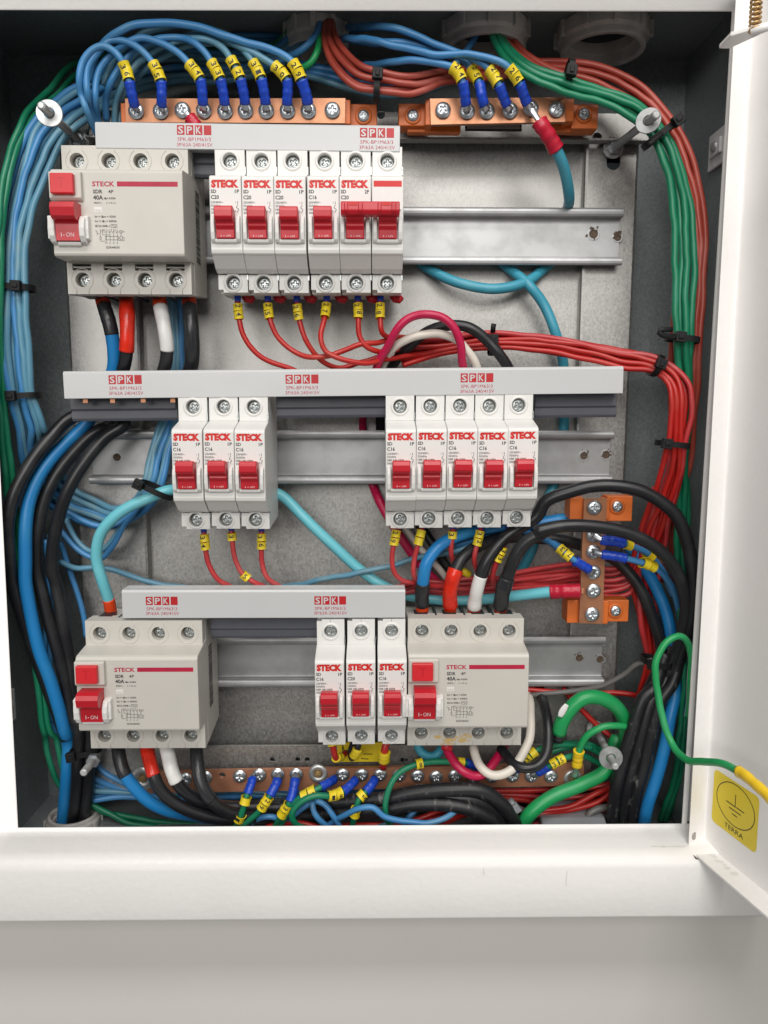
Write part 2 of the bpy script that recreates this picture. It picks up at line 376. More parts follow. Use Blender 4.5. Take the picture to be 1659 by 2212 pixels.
# bottom flange of the door tray, a level strip between the leaf and its free edge
mb = MB(); n_ = 14; V = []
for i in range(n_+1):
    t_ = i/n_; a = A_+(C2-A_)*t_; b = K_+(L2-K_)*t_; V += [a, b, a-(0, 0, 1.1), b-(0, 0, 1.1)]
mb.add(V, [q for i in range(n_) for q in ((4*i, 4*i+1, 4*i+5, 4*i+4), (4*i, 4*i+4, 4*i+6, 4*i+2))])
h = mb.build('flange', 'white_paint'); h.parent = door
mb = MB(); a, b = onz(1489, 1838, zA), onz(1509, 1856, zA); e_ = np.array([0, 0, 1.]); f_ = -nv*.08
mb.add([a+f_, a*.7+b*.3+f_, a*.3+b*.7+f_, b+f_, b+f_-e_*.5, a*.35+b*.65+f_-e_*1.5, a*.75+b*.25+f_-e_*1.1], [tuple(range(7))]); h = mb.build('paint_chip', 'rust_and_hole_dark'); h.parent = door
mb = MB()
for q in range(9):
    c_ = onz(1530+q*7, 1838+q*6.6+rng.uniform(-3, 3), zA+.05); w_ = rng.uniform(1, 3.2)
    mb.add([(c_[0]+w_*(.5+.6*rng.rand())*math.cos(t_), c_[1]+w_*(.5+.5*rng.rand())*math.sin(t_), zA+.05+q*.004) for t_ in np.linspace(0, 2*math.pi, 9, endpoint=False)], [tuple(range(9))])
h = mb.build('paint_smear', 'smear'); h.parent = door
# hinge bracket, pin and spring near the top
hb = U(1612, 66, 372)
mb = MB(); mb.prism([(hb[0]-7, 372), (hb[0]+8, 360), (hb[0]+10, 363), (hb[0]-2, 384), (hb[0]-7, 384)], hb[2]-2.5, hb[2]-.5, axis='z')
cpart(mb, 'hinge_bracket', 'white_paint', .4)
mb = MB(); t = np.linspace(0, 11*2*math.pi, 220); c0 = U(1630, 70, 367)
tube(mb, np.stack([c0[0]+2.2*np.cos(t), 367+2.2*np.sin(t), c0[2]+t*.32], 1), .6, 6); cpart(mb, 'hinge_spring', 'brass')
mb = MB(); e1 = U(1622, 72, 362); tube(mb, [e1, e1+(5, -3, 1), e1+(13, -7, 2.5)], 1.7, 10); cpart(mb, 'hinge_pin', 'white_paint')
# hole in the hinge fold of the door, its shade painted as a flat oval
fn_ = np.array([kh[1], -kh[0], 0]); fn_ = -fn_ if fn_@np.array([-1, -1, 0]) < 0 else fn_
r_ = ray(1499.5, 1806); hc = r_*((A_@fn_)/(r_@fn_))+fn_*.1; mb = MB()
mb.add([hc+kh*2.1*math.cos(t_)+np.array([0, 0, 2.5])*math.sin(t_) for t_ in np.linspace(0, 2*math.pi, 20, endpoint=False)], [tuple(range(20))])
h = mb.build('drain_hole', 'hole_shade'); h.parent = door
mb = MB(); a, b = U(1405, 1829, 438), U(1482, 1827, 438); zl = None
def ledge(px_, py_):
    r_ = ray(px_, py_); best = None
    for i in range(4, 6):
        y0, y1, z0, z1 = YS[i], YS[i+1], cBR[2]-BOT[i], cBR[2]-BOT[i+1]
        t_ = (z0-(z1-z0)/(y1-y0)*y0)/(r_[2]-(z1-z0)/(y1-y0)*r_[1]); best = r_*t_
        if y1 <= best[1] <= y0: break
    return best+np.array([0, 0, .06])
up_, lo_ = [], []
for q in range(12):
    x_ = 1404+q*7; up_.append(ledge(x_, 1829-rng.uniform(.3, 2.2)*(1 if 0 < q < 11 else .1))); lo_.append(ledge(x_, 1829+rng.uniform(.3, 2.0)*(1 if 0 < q < 11 else .1)))
mb.add(up_+lo_[::-1], [tuple(range(24))]); cpart(mb, 'paint_smear', 'smear')
mb = MB(); k1 = U(1224, 1895, 420.9)
for px_, py_, w_, h_ in ((1223.5, 1896, 1.0, 10), (1044, 1880, .8, 4), (1046, 1888, .6, 3), (990, 1826, 2.0, .3), (1240, 1845, 1.2, .4), (520, 1838, 3, .3), (120, 1884, .5, .5), (700, 1890, .4, .6), (1386, 1888, .5, .5), (910, 1914, .4, .5), (1002, 1979, .5, .5), (230, 1930, .5, .6), (390, 1905, .7, .3), (620, 1962, .4, .4), (760, 1942, .35, .5), (1150, 1955, .5, .4), (1330, 1925, .4, .5), (60, 1950, .6, .5), (842, 1898, .3, .9)):
    p = U(px_, py_, 420.93 if py_ > 1872 else 447)
    if py_ > 1872: mb.add([(p[0]-w_/2, 420.93, p[2]-h_/2), (p[0]+w_*.2, 420.93, p[2]-h_/2), (p[0]+w_/2, 420.93, p[2]+h_*.3), (p[0]-w_*.1, 420.93, p[2]+h_/2)], [(0, 1, 2, 3)])
cpart(mb, 'paint_scratch', 'smear')

# earth sticker on the door
def ondoor(px_, py_):
    r_ = ray(px_, py_); p0 = K_-nv*.05; t_ = (p0@nv)/(r_@nv); return r_*t_
s1, s2, s3 = ondoor(1540, 1657), ondoor(1537, 1772), ondoor(1634, 1834)
wdt = abs((s3-s2)@dv); hgt = s1[2]-s2[2]
o_ = s2-nv*.1; up = np.array([0, 0, 1.0])
hgt2 = hgt
stk = MB(); r0 = 3
def sq(u, v_, off=0): return o_-nv*off+dv*u+up*v_
outl = []
for cx_, cz_, a0 in ((wdt-r0, r0, -90), (wdt-r0, hgt2-r0, 0), (r0, hgt2-r0, 90), (r0, r0, 180)):
    for i in range(5): a = math.radians(a0+i*22.5); outl.append((cx_+r0*math.cos(a), cz_+r0*math.sin(a)))
z0s = -(s2[2]-s3[2])
stk.add([sq(u, v_) for u, v_ in outl], [tuple(range(len(outl)))[::-1]], 0)
def strip(mb_, pl, w_, m_, off=.08, closed=False):
    pl = [np.array(q, float) for q in pl]; k = len(pl); V = []
    for i, q in enumerate(pl):
        a = pl[(i-1) % k] if (closed or i) else q; b = pl[(i+1) % k] if (closed or i < k-1) else q
        t_ = b-a; t_ /= np.linalg.norm(t_); nn = np.array([-t_[1], t_[0]])*w_/2; V += [sq(*(q+nn), off), sq(*(q-nn), off)]
    kk = k if closed else k-1
    mb_.add(V, [(2*i, 2*i+1, (2*i+3) % (2*k), (2*i+2) % (2*k)) for i in range(kk)], m_)
cxs, czs = wdt*.51, hgt2*.58
strip(stk, [(cxs+wdt*.42*math.cos(a), czs+hgt2*.375*math.sin(a)) for a in np.linspace(0, 2*math.pi, 40, endpoint=False)], .5, 1, closed=True)
strip(stk, [(cxs, czs+hgt2*.2), (cxs, czs-hgt2*.02)], .5, 1)
for k_, (hw, dz) in enumerate(((.2, -.02), (.13, -.10), (.06, -.18))): strip(stk, [(cxs-wdt*hw, czs+hgt2*dz), (cxs+wdt*hw, czs+hgt2*dz)], .6, 1)
text(stk, 'TERRA', cxs, 0, hgt2*.12, 2.9, wdt*.42, 1, .0, 'c', basis=(o_-nv*.08, dv, up))
st = stk.build('earth_sticker', ['marker_yellow', 'print_black']); tag(st, 'yellow sticker with an earth symbol and the word TERRA on the door', 'sticker')
# ---------------------------------------------------------------- mounting plate and channels
def pbox(name, m, x0, y0, x1, y1, d, th, bevel=.3, holes=()):
    """upright sheet whose front face sits at depth d, corners given where they stand"""
    p, q = U(x0, y0, d), U(x1, y1, d); mb_ = MB()
    plate(mb_, rect(min(p[0], q[0]), max(p[0], q[0]), min(p[2], q[2]), max(p[2], q[2])), [circ(U(hx, hy, d)[0], U(hx, hy, d)[2], hr) for hx, hy, hr in holes], d, d+th)
    return cpart(mb_, name, m)
pbox('mounting_plate', 'galvanised', 290, 300, 1262, 1612, 516, 1.5)
zt, zb = U(800, 232, 500)[2], U(800, 1655, 500)[2]
def channel(xa, xb, d):
    a, b = U(xa, 800, d)[0], U(xb, 800, d)[0]; mb_ = MB()
    mb_.prism([(a, DB-1), (a, d+2), (a+.6, d+.6), (a+2, d), (b-2, d), (b-.6, d+.6), (b, d+2), (b, DB-1), (b-1.2, DB-1), (b-1.2, d+2.2), (b-2, d+1.4), (a+2, d+1.4), (a+1.2, d+2.2), (a+1.2, DB-1)], zb, zt, axis='z')
    return cpart(mb_, 'mounting_channel', 'galvanised')
channel(150, 305, 509); channel(1249, 1362, 509)
tc_ = pbox('cross_channel', 'galvanised', 190, 238, 1400, 307, 503, 1.5, holes=[(1322, 352-40, 4.5), (823, 238+10, 2.5), (1290, 297, 3)])
p, q = U(190, 300, 503), U(1400, 307, 503); mb = MB(); mb.box(p[0], q[0], 497, 504.4, q[2]-1, q[2]+.2); cpart(mb, 'channel_flange', 'galvanised')
pbox('cross_channel', 'galvanised', 200, 1612, 1275, 1700, 500, 1.5, holes=[(588, 1641, 1.7), (643, 1640.5, 1.7), (664, 1640.5, 1.7), (870, 1642, 1.7), (877, 1642, 1.2)])
mb = MB(); sc_ = U(1325, 352, 508.8)
lathe(mb, [(0.01, 0), (4.3, 0)], 20, 0, sc_); mb.box(sc_[0]-4.3, sc_[0]+4.3, 508.8, 508.85, sc_[2], sc_[2]+8); cpart(mb, 'slot', 'recess_shade')  # flat dark disc and strip stand in for the shaded slot
# small white clips on the side walls
for nm, pp, dd, ang, col in (('r', (1550, 316), 478, 1, 0), ('l', (22, 1535), 478, -1, 0)):
    p = U(*pp, dd); mb = MB(); X = XR-2.5 if ang > 0 else XL+.5
    mb.box(X, X+2, p[1]-12, p[1]+14, p[2]-11, p[2]+10); mb.box(X-2*ang, X+2-2*ang, p[1]-6, p[1]+8, p[2]-5, p[2]+4)
    c_ = mb.build('side_clip', 'clip_white', bevel=.6); tag(c_, 'small white fixing clip screwed to the %s inner wall of the cabinet' % ('right' if ang > 0 else 'left'), 'clip')
    sx = MB(); lathe(sx, [(.01, -1.5*ang), (2.5, -1.5*ang), (3.2, 0)], 18, 0, (X+(-2 if ang > 0 else 4), p[1]+1, p[2]), axis='x'); so = sx.build('screw', 'zinc_dull'); so.parent = c_
# ================================================================ DIN rails
def rail(xa, xb, ym, label, holes):
    cz = ym; a = U(xa, 0, 500); z = cz
    mb_ = MB(); P = [(0, 17.5), (0, 12.6), (.5, 12.2), (6.2, 12.2), (6.7, 11.6), (6.7, -11.6), (6.2, -12.2), (.5, -12.2), (0, -12.6), (0, -17.5), (1.0, -17.5), (1.0, -13.2), (7.2, -13.2), (7.7, -12.4), (7.7, 12.4), (7.2, 13.2), (1.0, 13.2), (1.0, 17.5)]
    P = [(.1, 17.2), (-.5, 16.3), (-.7, 15), (-.5, 13.6), (.1, 12.5)] + P[2:8] + [(.1, -12.5), (-.5, -13.6), (-.7, -15), (-.5, -16.3), (.1, -17.2), (1, -17.5)] + P[11:17] + [(1, 17.5), (.3, 17.5)]
    x0, x1 = xa, xb
    z = cz; t_ = empty('din_rail', label, 'mounting rail', ((x0+x1)/2, 500, z))
    mb_.prism(P, x0-(x0+x1)/2, x1-(x0+x1)/2); mb_.build('rail', 'rail_zinc', t_, bevel=.25)
    for hx, hy, r_ in holes:
        p_ = U(hx, hy, 506); g = MB(); lathe(g, [(.01, .12), (r_*.7, .1), (r_*.8, .0), (r_*1.05, .05), (r_*1.1, .16)], 18, 0); lathe(g, [(r_*1.1, .1), (r_*1.3, .0), (r_*1.6, .14)], 18, 1); g.build('rivet_hole', ['rust_and_hole_dark', 'rail_zinc'], t_, (p_[0]-(x0+x1)/2, 6.4, p_[2]-z))  # dark centre puts the shade and dirt of the hole into the colour
    for hx, hy, r_ in holes:
        if hx < 1000: continue
        p_ = U(hx, hy, 506); g = MB()
        for k in range(8):
            a = rng.uniform(.6, 2.5) if k < 6 else rng.uniform(0, 6.28); rr = r_*rng.uniform(1.0, 1.9); cxx, czz = p_[0]-(xa+xb)/2+rr*math.cos(a), p_[2]-z+rr*math.sin(a); w_ = rng.uniform(.3, .8)*(1 if hy > 520 else 1.5)
            g.add([(cxx+w_*(.6+.5*rng.rand())*math.cos(b), 6.12-.004*k, czz+w_*(.5+.5*rng.rand())*math.sin(b)) for b in np.linspace(0, 2*math.pi, 7, endpoint=False)], [tuple(range(7))])
        g.build('burn_mark', 'rust_and_hole_dark', t_)
    return t_
def rowz(x, y0, y1): return (U(x, y0, 458)[2]+U(x, y1, 458)[2])/2
Z1, Z2, Z3 = rowz(600, 352, 604.5), rowz(740, 883, 1111), rowz(780, 1362, 1582.5)
rail(U(150, 510, 500)[0], U(1346, 510, 500)[0], U(1100, 510, 500)[2], 'galvanised mounting rail of the top row of breakers, bare at its right end', [(1283, 505, 2.6), (1335, 512, 2.2)])
rail(U(190, 988, 500)[0], U(1325, 988, 500)[0], U(700, 988, 500)[2], 'galvanised mounting rail across the middle row of breakers', [(252, 988, 2.3), (1262, 985, 2.3), (1310, 983, 2.3)])
rail(U(300, 1432, 500)[0], U(1307, 1432, 500)[0], U(1200, 1430, 500)[2], 'galvanised mounting rail across the bottom row of breakers', [(1252, 1422, 2.3), (1297, 1425, 2.3)])
# ================================================================ miniature circuit breakers
def mcb_pole(root, dx, curve, first=True, poles=1, kind='STECK', x2=True):
    W = 8.75
    mb_ = MB()
    mb_.prism([(-2, -38), (-36.5, -40), (-36.5, 40), (-2, 38)], dx-W+.35, dx+W-.35)
    P = [(-38, 26), (-43.5, 24), (-57.6, 20.2), (-59.4, 19.3), (-60, 17.8), (-60, -19.5), (-59.4, -21.4), (-57.5, -22.4), (-50, -28), (-46, -29.5), (-38, -30)]
    mb_.prism(P, dx-W+.08, dx+W-.08)
    mb_.build('body', 'breaker_white', root, bevel=.45)
    for s in (1, -1):
        t_ = MB(); z0, z1 = (24.2, 40) if s > 0 else (-40, -30.3)
        ol = rect(dx-W+.4, dx+W-.4, z0, z1)
        hz = s*32; cz = hz if s > 0 else -34.2
        notch = [(dx-W+.4, z0), (dx+W-.4, z0), (dx+W-.4, z1), (dx-W+3.4, z1), (dx-W+3.4, z1-1.3), (dx-W+.4, z1-1.3)] if s > 0 else [(dx-W+.4, z0+1.6), (dx-W+3.2, z0+1.6), (dx-W+3.2, z0), (dx+W-.4, z0), (dx+W-.4, z1), (dx-W+.4, z1)]
        cz = 32.4 if s > 0 else -34.6
        plate(t_, notch, [circ(dx, cz, 4.0, 24)], -43.4, -36.4, 0)
        t_.build('terminal_cover', 'breaker_white', root)
        g = MB(); lathe(g, [(4.0, -2), (4.05, -3.9), (4.5, -4.1), (5.3, -3.9), (5.7, -3.3)], 28, 0, (dx, -40, cz)); g.build('collar', 'breaker_white', root)
        h_ = MB(); h_.box(dx-.12, dx+.12, -43.46, -43.3, (cz+5.5) if s > 0 else z0, z1 if s > 0 else cz-5.5)
        h_.box(dx+W-.55, dx+W+.15, -44, -41.5, (24.6 if s > 0 else -33.2), (29 if s > 0 else -30.4)); h_.build('clip', 'clamp_metal', root)
        put(SCREW_CLAMP, 'clamp_screw', (dx+.25, -39.9, cz-.2), root, rot=random.uniform(0, 3))
    # toggle and its bezel
    bz = MB()
    for s in (-1, 1):
        xs = dx+s*6.9
        bz.prism([(-59.5, -1.6), (-62, -1.9), (-63.4, -3.2), (-64, -6), (-63.9, -11), (-63, -14.6), (-61.5, -16), (-59.5, -16.3)], xs-1.1, xs+1.1)
    bz.prism([(-59.5, -14.2), (-62.6, -14.4), (-62, -16.1), (-59.5, -16.8)], dx-6, dx+6)
    bz.build('bezel', 'breaker_white', root, bevel=.5)
    tg = MB()
    tg.prism([(-58, .8), (-66.5, 2.1), (-68.2, 1.4), (-68.8, -.6), (-68.6, -4.0), (-67.5, -5.2), (-65.2, -6.0), (-64.6, -7.0), (-65.0, -7.8), (-64.0, -9.0), (-63.6, -9.4), (-63.2, -14.2), (-58, -14.2)], dx-4.95, dx+4.95)
    text(tg, 'I', dx-2.4, -63.35, -12.7, 1.35, .28, 1); text(tg, '-', dx-1.1, -63.35, -12.7, 1.35, .6, 1, 0.02); text(tg, 'ON', dx+.4, -63.35, -12.7, 1.35, 2.4, 1)
    o_ = tg.build('toggle', ['red_plastic', 'print_white'], root)
    b_ = o_.modifiers.new('bevel', 'BEVEL'); b_.width = .5*S; b_.segments = 2; b_.limit_method = 'ANGLE'; b_.angle_limit = math.radians(35)
    pr = MB(); y = -60.06
    if kind == 'STECK':
        text(pr, 'STECK', dx-7.6, y, 15.2, 3.5, 15.0, 0, .075)
        text(pr, 'SD', dx-7.9, y, 11.2, 1.8, 3.0, 1, .03); text(pr, '%dP' % poles, dx+7.6, y, 11.2, 1.8, 2.4, 1, .03, 'r')
        text(pr, curve, dx-7.9, y, 8.2, 1.95, 4.4, 1, .03)
        text(pr, '230/400V~' if poles == 1 else '400V~', dx-7.9, y, 5.5, 1.2, 6.6 if poles == 1 else 3.8, 1, .012)
        text(pr, '50/60Hz', dx-7.9, y, 3.7, 1.2, 5.2, 1, .012); text(pr, 'NBR NM 60898', dx-7.9, y, 1.8, 1.2, 9.6, 1, .015)
        text(pr, '3000A', dx-7.9, y, 0.0, 1.2, 4.2, 1, .02)
    else:
        pr.add([(dx-7.7, y, 13.9), (dx+7.7, y, 13.9), (dx+7.7, y, 17), (dx-7.7, y, 17)], [(0, 1, 2, 3)], 0)
    def seg(x0, z0, x1, z1, w_=.28):
        v_ = np.array([x1-x0, z1-z0]); v_ /= np.linalg.norm(v_); nx, nz = -v_[1]*w_/2, v_[0]*w_/2
        pr.add([(x0+nx, y, z0+nz), (x0-nx, y, z0-nz), (x1-nx, y, z1-nz), (x1+nx, y, z1+nz)], [(0, 1, 2, 3)], 1)
    for ox in ([6.6] if kind == 'STECK' and poles == 1 else [3.4, 6.4]):
        text(pr, '1' if ox > 5 else '3', dx+ox-1.2, y, 5.4, 1.1, None, 1); text(pr, '2' if ox > 5 else '4', dx+ox-1.6, y, .9, 1.1, None, 1)
        seg(dx+ox, 6, dx+ox, 4.6); seg(dx+ox+.05, 4.3, dx+ox-.8, 2.6); seg(dx+ox-.7, 2.6, dx+ox+.5, 2.0); seg(dx+ox+.5, 2.0, dx+ox+.5, 1.2); seg(dx+ox+.5, 1.2, dx+ox-.1, 1.0); seg(dx+ox-.1, 1.0, dx+ox-.1, .0)
    pr.build('printing', ['print_red', 'print_grey'], root)
def place(root, sx, sy0, sy1):
    x = (U(sx[0], sy0, 458)[0]+U(sx[1], sy1, 458)[0])/2; z = (U(sx[0], sy0, 458)[2]+U(sx[1], sy1, 458)[2])/2
    root.location = Vector((x+random.uniform(-.12, .12), 500+random.uniform(-.4, .4), z+.4+random.uniform(-.25, .25)))*S; root.rotation_euler = (random.uniform(-.004, .004), random.uniform(-.006, .006), random.uniform(-.004, .004))
protos = {}
def breaker(curve, label, sx, sy0, sy1, group):
    if curve not in protos:
        r_ = empty('circuit_breaker', label, 'circuit breaker', (0, 0, 0)); mcb_pole(r_, 0, curve); protos[curve] = r_
    else: r_ = copy_tree(protos[curve])
    tag(r_, label, 'circuit breaker', group); place(r_, sx, sy0, sy1); return r_
G1 = 'white single breakers with red toggles'
BX = {}
for i, (a, b, c, l) in enumerate([(501, 501, 'C20', 'white C20 circuit breaker, leftmost of the top row of small breakers'),
    (568, 567, 'C20', 'white C20 circuit breaker, second from the left in the top row'),
    (634, 635, 'C20', 'white C20 circuit breaker in the top row, left neighbour of the C16 one'),
    (701, 703, 'C16', 'white C16 circuit breaker in the top row, left neighbour of the double pole breaker')]):
    breaker(c, l, (a, b), 352, 604, G1)
r2 = empty('double_pole_breaker', 'white double pole C20 circuit breaker with its two red toggles joined by a red bar', 'circuit breaker', (0, 0, 0))
mcb_pole(r2, -8.9, 'C20', poles=2); mcb_pole(r2, 8.9, '', kind='bar', poles=2)
mb = MB(); mb.prism([(-66, 3.2), (-71, 3.4), (-72.6, 2.4), (-72.8, -1.6), (-71.6, -3.6), (-67, -3.9), (-65.4, -2)], -16.4, 15.2)
for xx in (-8.9, 8.9):
    mb.prism([(-72.4, 2.6), (-73.3, 2.2), (-73.3, -1.8), (-72.2, -3.2)], xx-5.6, xx-3.4); mb.prism([(-72.4, 2.6), (-73.3, 2.2), (-73.3, -1.8), (-72.2, -3.2)], xx+1.8, xx+4.4)
mb.build('toggle_bar', 'red_plastic', r2, bevel=.5); mb = MB()
for xx in (-8.9, 8.9): mb.box(xx-3.1, xx+1.4, -72.9, -72.3, .8, 2.6)
mb.build('bar_slot', 'print_red', r2)
a5, b5 = U(769, 352, 458), U(837, 352, 458); a6 = U(768, 604, 458); r2.location = Vector(((a5[0]+b5[0])/2-.1, 500, (a5[2]+a6[2])/2+.4))*S
for i, (a, b, l) in enumerate([(418, 424, 'white C16 circuit breaker, leftmost of the three in the middle row'), (484, 488, 'white C16 circuit breaker, centre one of the three in the middle row'),
    (550, 552, 'white C16 circuit breaker with its right side showing, middle row')]): breaker('C16', l, (a, b), 884, 1112, G1)
for i, (a, b, y, l) in enumerate([(867, 860, 883, 'white C16 circuit breaker, leftmost of the five in the middle row'),
    (932, 924, 883, 'white C16 circuit breaker, second from left of the five in the middle row'), (995, 985, 882, 'white C16 circuit breaker, centre one of the five in the middle row'),
    (1059, 1048, 881, 'white C16 circuit breaker above the red wire marked 32'), (1123, 1111, 880, 'white C16 circuit breaker, rightmost of the five, above the wire marked 33')]):
    breaker('C16', l, (a, b), y, y+227, G1)
for a, b, c, l in [(719, 714, 'C16', 'white C16 circuit breaker, leftmost of the three in the bottom row'), (783, 777, 'C20', 'white C20 circuit breaker in the middle of the three in the bottom row'),
    (850, 840, 'C16', 'white C16 circuit breaker in the bottom row, touching the right hand residual current breaker')]: breaker(c, l, (a, b), 1361, 1583, G1)
# ================================================================ residual current breakers (four poles)
def rccb(label, x4, y4, burnt=False):
    r_ = empty('residual_current_breaker', label, 'residual current breaker', (0, 0, 0), 'ivory four pole residual current breakers')
    Wd = 35.6; mb_ = MB()
    mb_.prism([(-2, -37), (-34, -40.4), (-36, -40.4), (-36, 40.4), (-30, 40.4), (-30, 37.5), (-2, 37.5)], -Wd, Wd)
    mb_.prism([(-36, 27), (-43, 25.6), (-57.5, 23.6), (-59.2, 22.9), (-60, 21.4), (-60, -21.2), (-59.4, -22.5), (-57, -23.1), (-43, -22.7), (-36, -22.6)], -Wd-.25, Wd+.25)
    mb_.build('body', 'breaker_ivory', r_, bevel=.5)
    xs = [(-26.6+17.8*k)-.3 for k in range(4)]
    for s in (1, -1):
        t_ = MB(); z0, z1 = (25, 40.6) if s > 0 else (-40.6, -22.8)
        cz = 32.6 if s > 0 else -32.6
        holes = [circ(x, cz, 4.1, 24) for x in xs]
        if s < 0: holes += [rect(x-5.4, x+5.2, -27.4, -23.6) for x in xs]
        plate(t_, rect(-Wd+.2, Wd-.2, z0, z1), holes, -43.6, -35.9, 0)
        if s < 0:
            for x in xs: t_.box(x-5.3, x+5.1, -42.6, -36.5, -25.9, -25.1)
        t_.build('terminal_cover', 'breaker_ivory', r_, bevel=.25)
        sl = MB()
        for x in xs:
            pts = []
            for i in range(-11, 12):
                a = math.radians(i*13.2)-(math.pi/2 if s > 0 else -math.pi/2); pts.append((x+6.2*math.cos(a), cz+6.2*math.sin(a)))
            q = [np.array([a, -43.62, b]) for a, b in pts]
            q = [np.array([pts[0][0], -43.62, z1 if s > 0 else z0])]+q+[np.array([pts[-1][0], -43.62, z1 if s > 0 else z0])]
            tube(sl, q, .28, 6)
        sl.build('terminal_rim', 'breaker_ivory', r_)
        for x in xs: put(SCREW_CLAMP, 'clamp_screw', (x+.5, -39.2, cz), r_, rot=random.uniform(0, 3))
        # wire entry pockets and pole gaps, their shade painted on the end face
        e_ = MB()
        for x in xs: e_.box(x-4.2, x+4.2, -33, -22, (40.41 if s > 0 else -40.5), (40.46 if s > 0 else -40.3))
        for k in range(3): e_.box(-17.7+17.8*k-.6, -17.7+17.8*k+.6, -36, -8, (37.4 if s > 0 else -40.6), (40.55 if s > 0 else -39))
        e_.build('wire_entry', 'recess_shade', r_)
    if burnt:
        b_ = MB()
        for k in range(26):
            x = -8+rng.uniform(-9.5, 11); z = rng.uniform(-40, -33.5); rr = rng.uniform(.3, 1.5)
            if min(abs(x-xs[1]), abs(x-xs[2])) < 4.3 and abs(z+32.6) < 4.3: continue
            pl = [(x+rr*(1+.4*rng.rand())*math.cos(a)*1.5, -43.66-.006*k, max(-40.4, z+rr*(.5+.5*rng.rand())*math.sin(a))) for a in np.linspace(0, 2*math.pi, 9, endpoint=False)]
            b_.add(pl, [tuple(range(9))])
        b_.build('scorch_mark', 'ivory_burn', r_)
    L = -Wd-.25
    bz = MB(); bz.prism([(-59, 21.6), (-62.6, 21.0), (-63, 20.4), (-63, 7.4), (-61.8, 6.2), (-59, 5.6)], L+.2, L+17.6); bz.build('button_bezel', 'breaker_ivory', r_, bevel=.5)
    bt = MB(); bt.box(L+2, L+14.4, -66.2, -62.6, 8.8, 19.4)
    bt.add([(L+6.2, -66.25, 16.4), (L+10.2, -66.25, 16.4), (L+10.2, -66.25, 17.0), (L+6.2, -66.25, 17.0)], [(0, 1, 2, 3)], 1); bt.add([(L+7.9, -66.25, 11.5), (L+8.5, -66.25, 11.5), (L+8.5, -66.25, 16.4), (L+7.9, -66.25, 16.4)], [(0, 1, 2, 3)], 1)
    bt.build('test_button', ['red_button', 'red_plastic'], r_, bevel=.6)
    # toggle
    tg = MB(); tg.prism([(-59, 4.4), (-67.5, 4.2), (-70.3, 3.2), (-71.2, .6), (-70.2, -3.6), (-68.6, -4.9), (-64.6, -5.6), (-64.2, -6.6), (-63.8, -15.2), (-59, -15.6)], L+3.2, L+16)
    tg.add([(L+4.6, -63.95-.4, -7), (L+5, -63.95-.4, -7), (L+5, -63.95-.4, -6.9), (L+4.6, -63.95-.4, -6.9)], [(0, 1, 2, 3)], 0)
    text(tg, 'I', L+6.0, -64.15, -12.2, 2.3, .4, 1); text(tg, '-', L+7.2, -64.15, -12.0, 2.3, .7, 1, .02); text(tg, 'ON', L+8.8, -64.15, -12.2, 2.3, 4.3, 1)
    tg.build('toggle', ['red_plastic', 'print_white'], r_, bevel=.0)
    bz = MB()
    for s in (-1, 1):
        xs_ = L+9.6+s*8.1
        for q, (w_, e) in enumerate(((1.5, 0), (1.1, 1))):
            xc = xs_+s*e*1.9; k = 1-.12*e
            bz.prism([(-59.6, -1.5*k), (-63.4, -2.4*k), (-65.4+e*2.2, -5), (-66+e*2.4, -9), (-65.4+e*2.2, -13), (-63.4, -16*k), (-59.6, -17.2*k)], xc-w_, xc+w_)
    bz.prism([(-59.5, -15.4), (-62.8, -15.6), (-62.2, -17.4), (-59.5, -18)], L+3.2, L+16)
    bz.build('toggle_bezel', 'breaker_white', r_, bevel=.55)
    pr = MB(); y = -60.07; T0 = L+22.6
    text(pr, 'STECK', T0, y, 15.4, 2.4, 12.2, 0, .03); pr.add([(T0+13.5, y, 14.1), (T0+46.5, y, 14.1), (T0+46.5, y, 16.7), (T0+13.5, y, 16.7)], [(0, 1, 2, 3)], 0)
    text(pr, 'SDR', T0+.3, y, 11.4, 1.9, 5.2, 1, .03); text(pr, '4P', T0+8.6, y, 11.4, 1.8, 2.9, 1, .012)
    text(pr, '40A', T0+.3, y, 8.3, 2.2, 5.4, 1, .03); text(pr, 'I\u2206n 0.03A', T0+6.2, y, 7.9, 1.0, 6.4, 1, .03)
    text(pr, '400V~', T0+.5, y, 5.5, .95, 4.6, 1, .012); text(pr, 't < 0.1s', T0+7.2, y, 5.5, .95, 5.2, 1, .012)
    pr.box(T0+.5, T0+4.7, y, y+.05, .6, 3.3, 3); pr.box(T0+.9, T0+4.4, y-.02, y+.05, .9, 2.0, 2)
    text(pr, 'Im = I\u2206m = 630A', T0+.7, y, -1.7, 1.1, 11.6, 1, .02); text(pr, 'Inc = I\u2206c = 6000A', T0+.7, y, -4.1, 1.1, 12, 1, .02)
    text(pr, 'IEC61008-1', T0+.7, y, -6.7, 1.1, 7.8, 1, .02)
    def seg(x0, z0, x1, z1, w_=.2):
        v_ = np.array([x1-x0, z1-z0]); v_ /= np.linalg.norm(v_); nx, nz = -v_[1]*w_/2, v_[0]*w_/2
        pr.add([(x0+nx, y, z0+nz), (x0-nx, y, z0-nz), (x1-nx, y, z1-nz), (x1+nx, y, z1+nz)], [(0, 1, 2, 3)], 1)
    def box(x0, z0, x1, z1): seg(x0, z0, x1, z0); seg(x0, z1, x1, z1); seg(x0, z0, x0, z1); seg(x1, z0, x1, z1)
    box(T0+9.3, -7.5, T0+12.6, -5.9)
    for i in range(8): seg(T0+9.8+i*.3, -6.7+.4*math.sin(i*.9), T0+10.1+i*.3, -6.7+.4*math.sin((i+1)*.9))
    X = T0+2
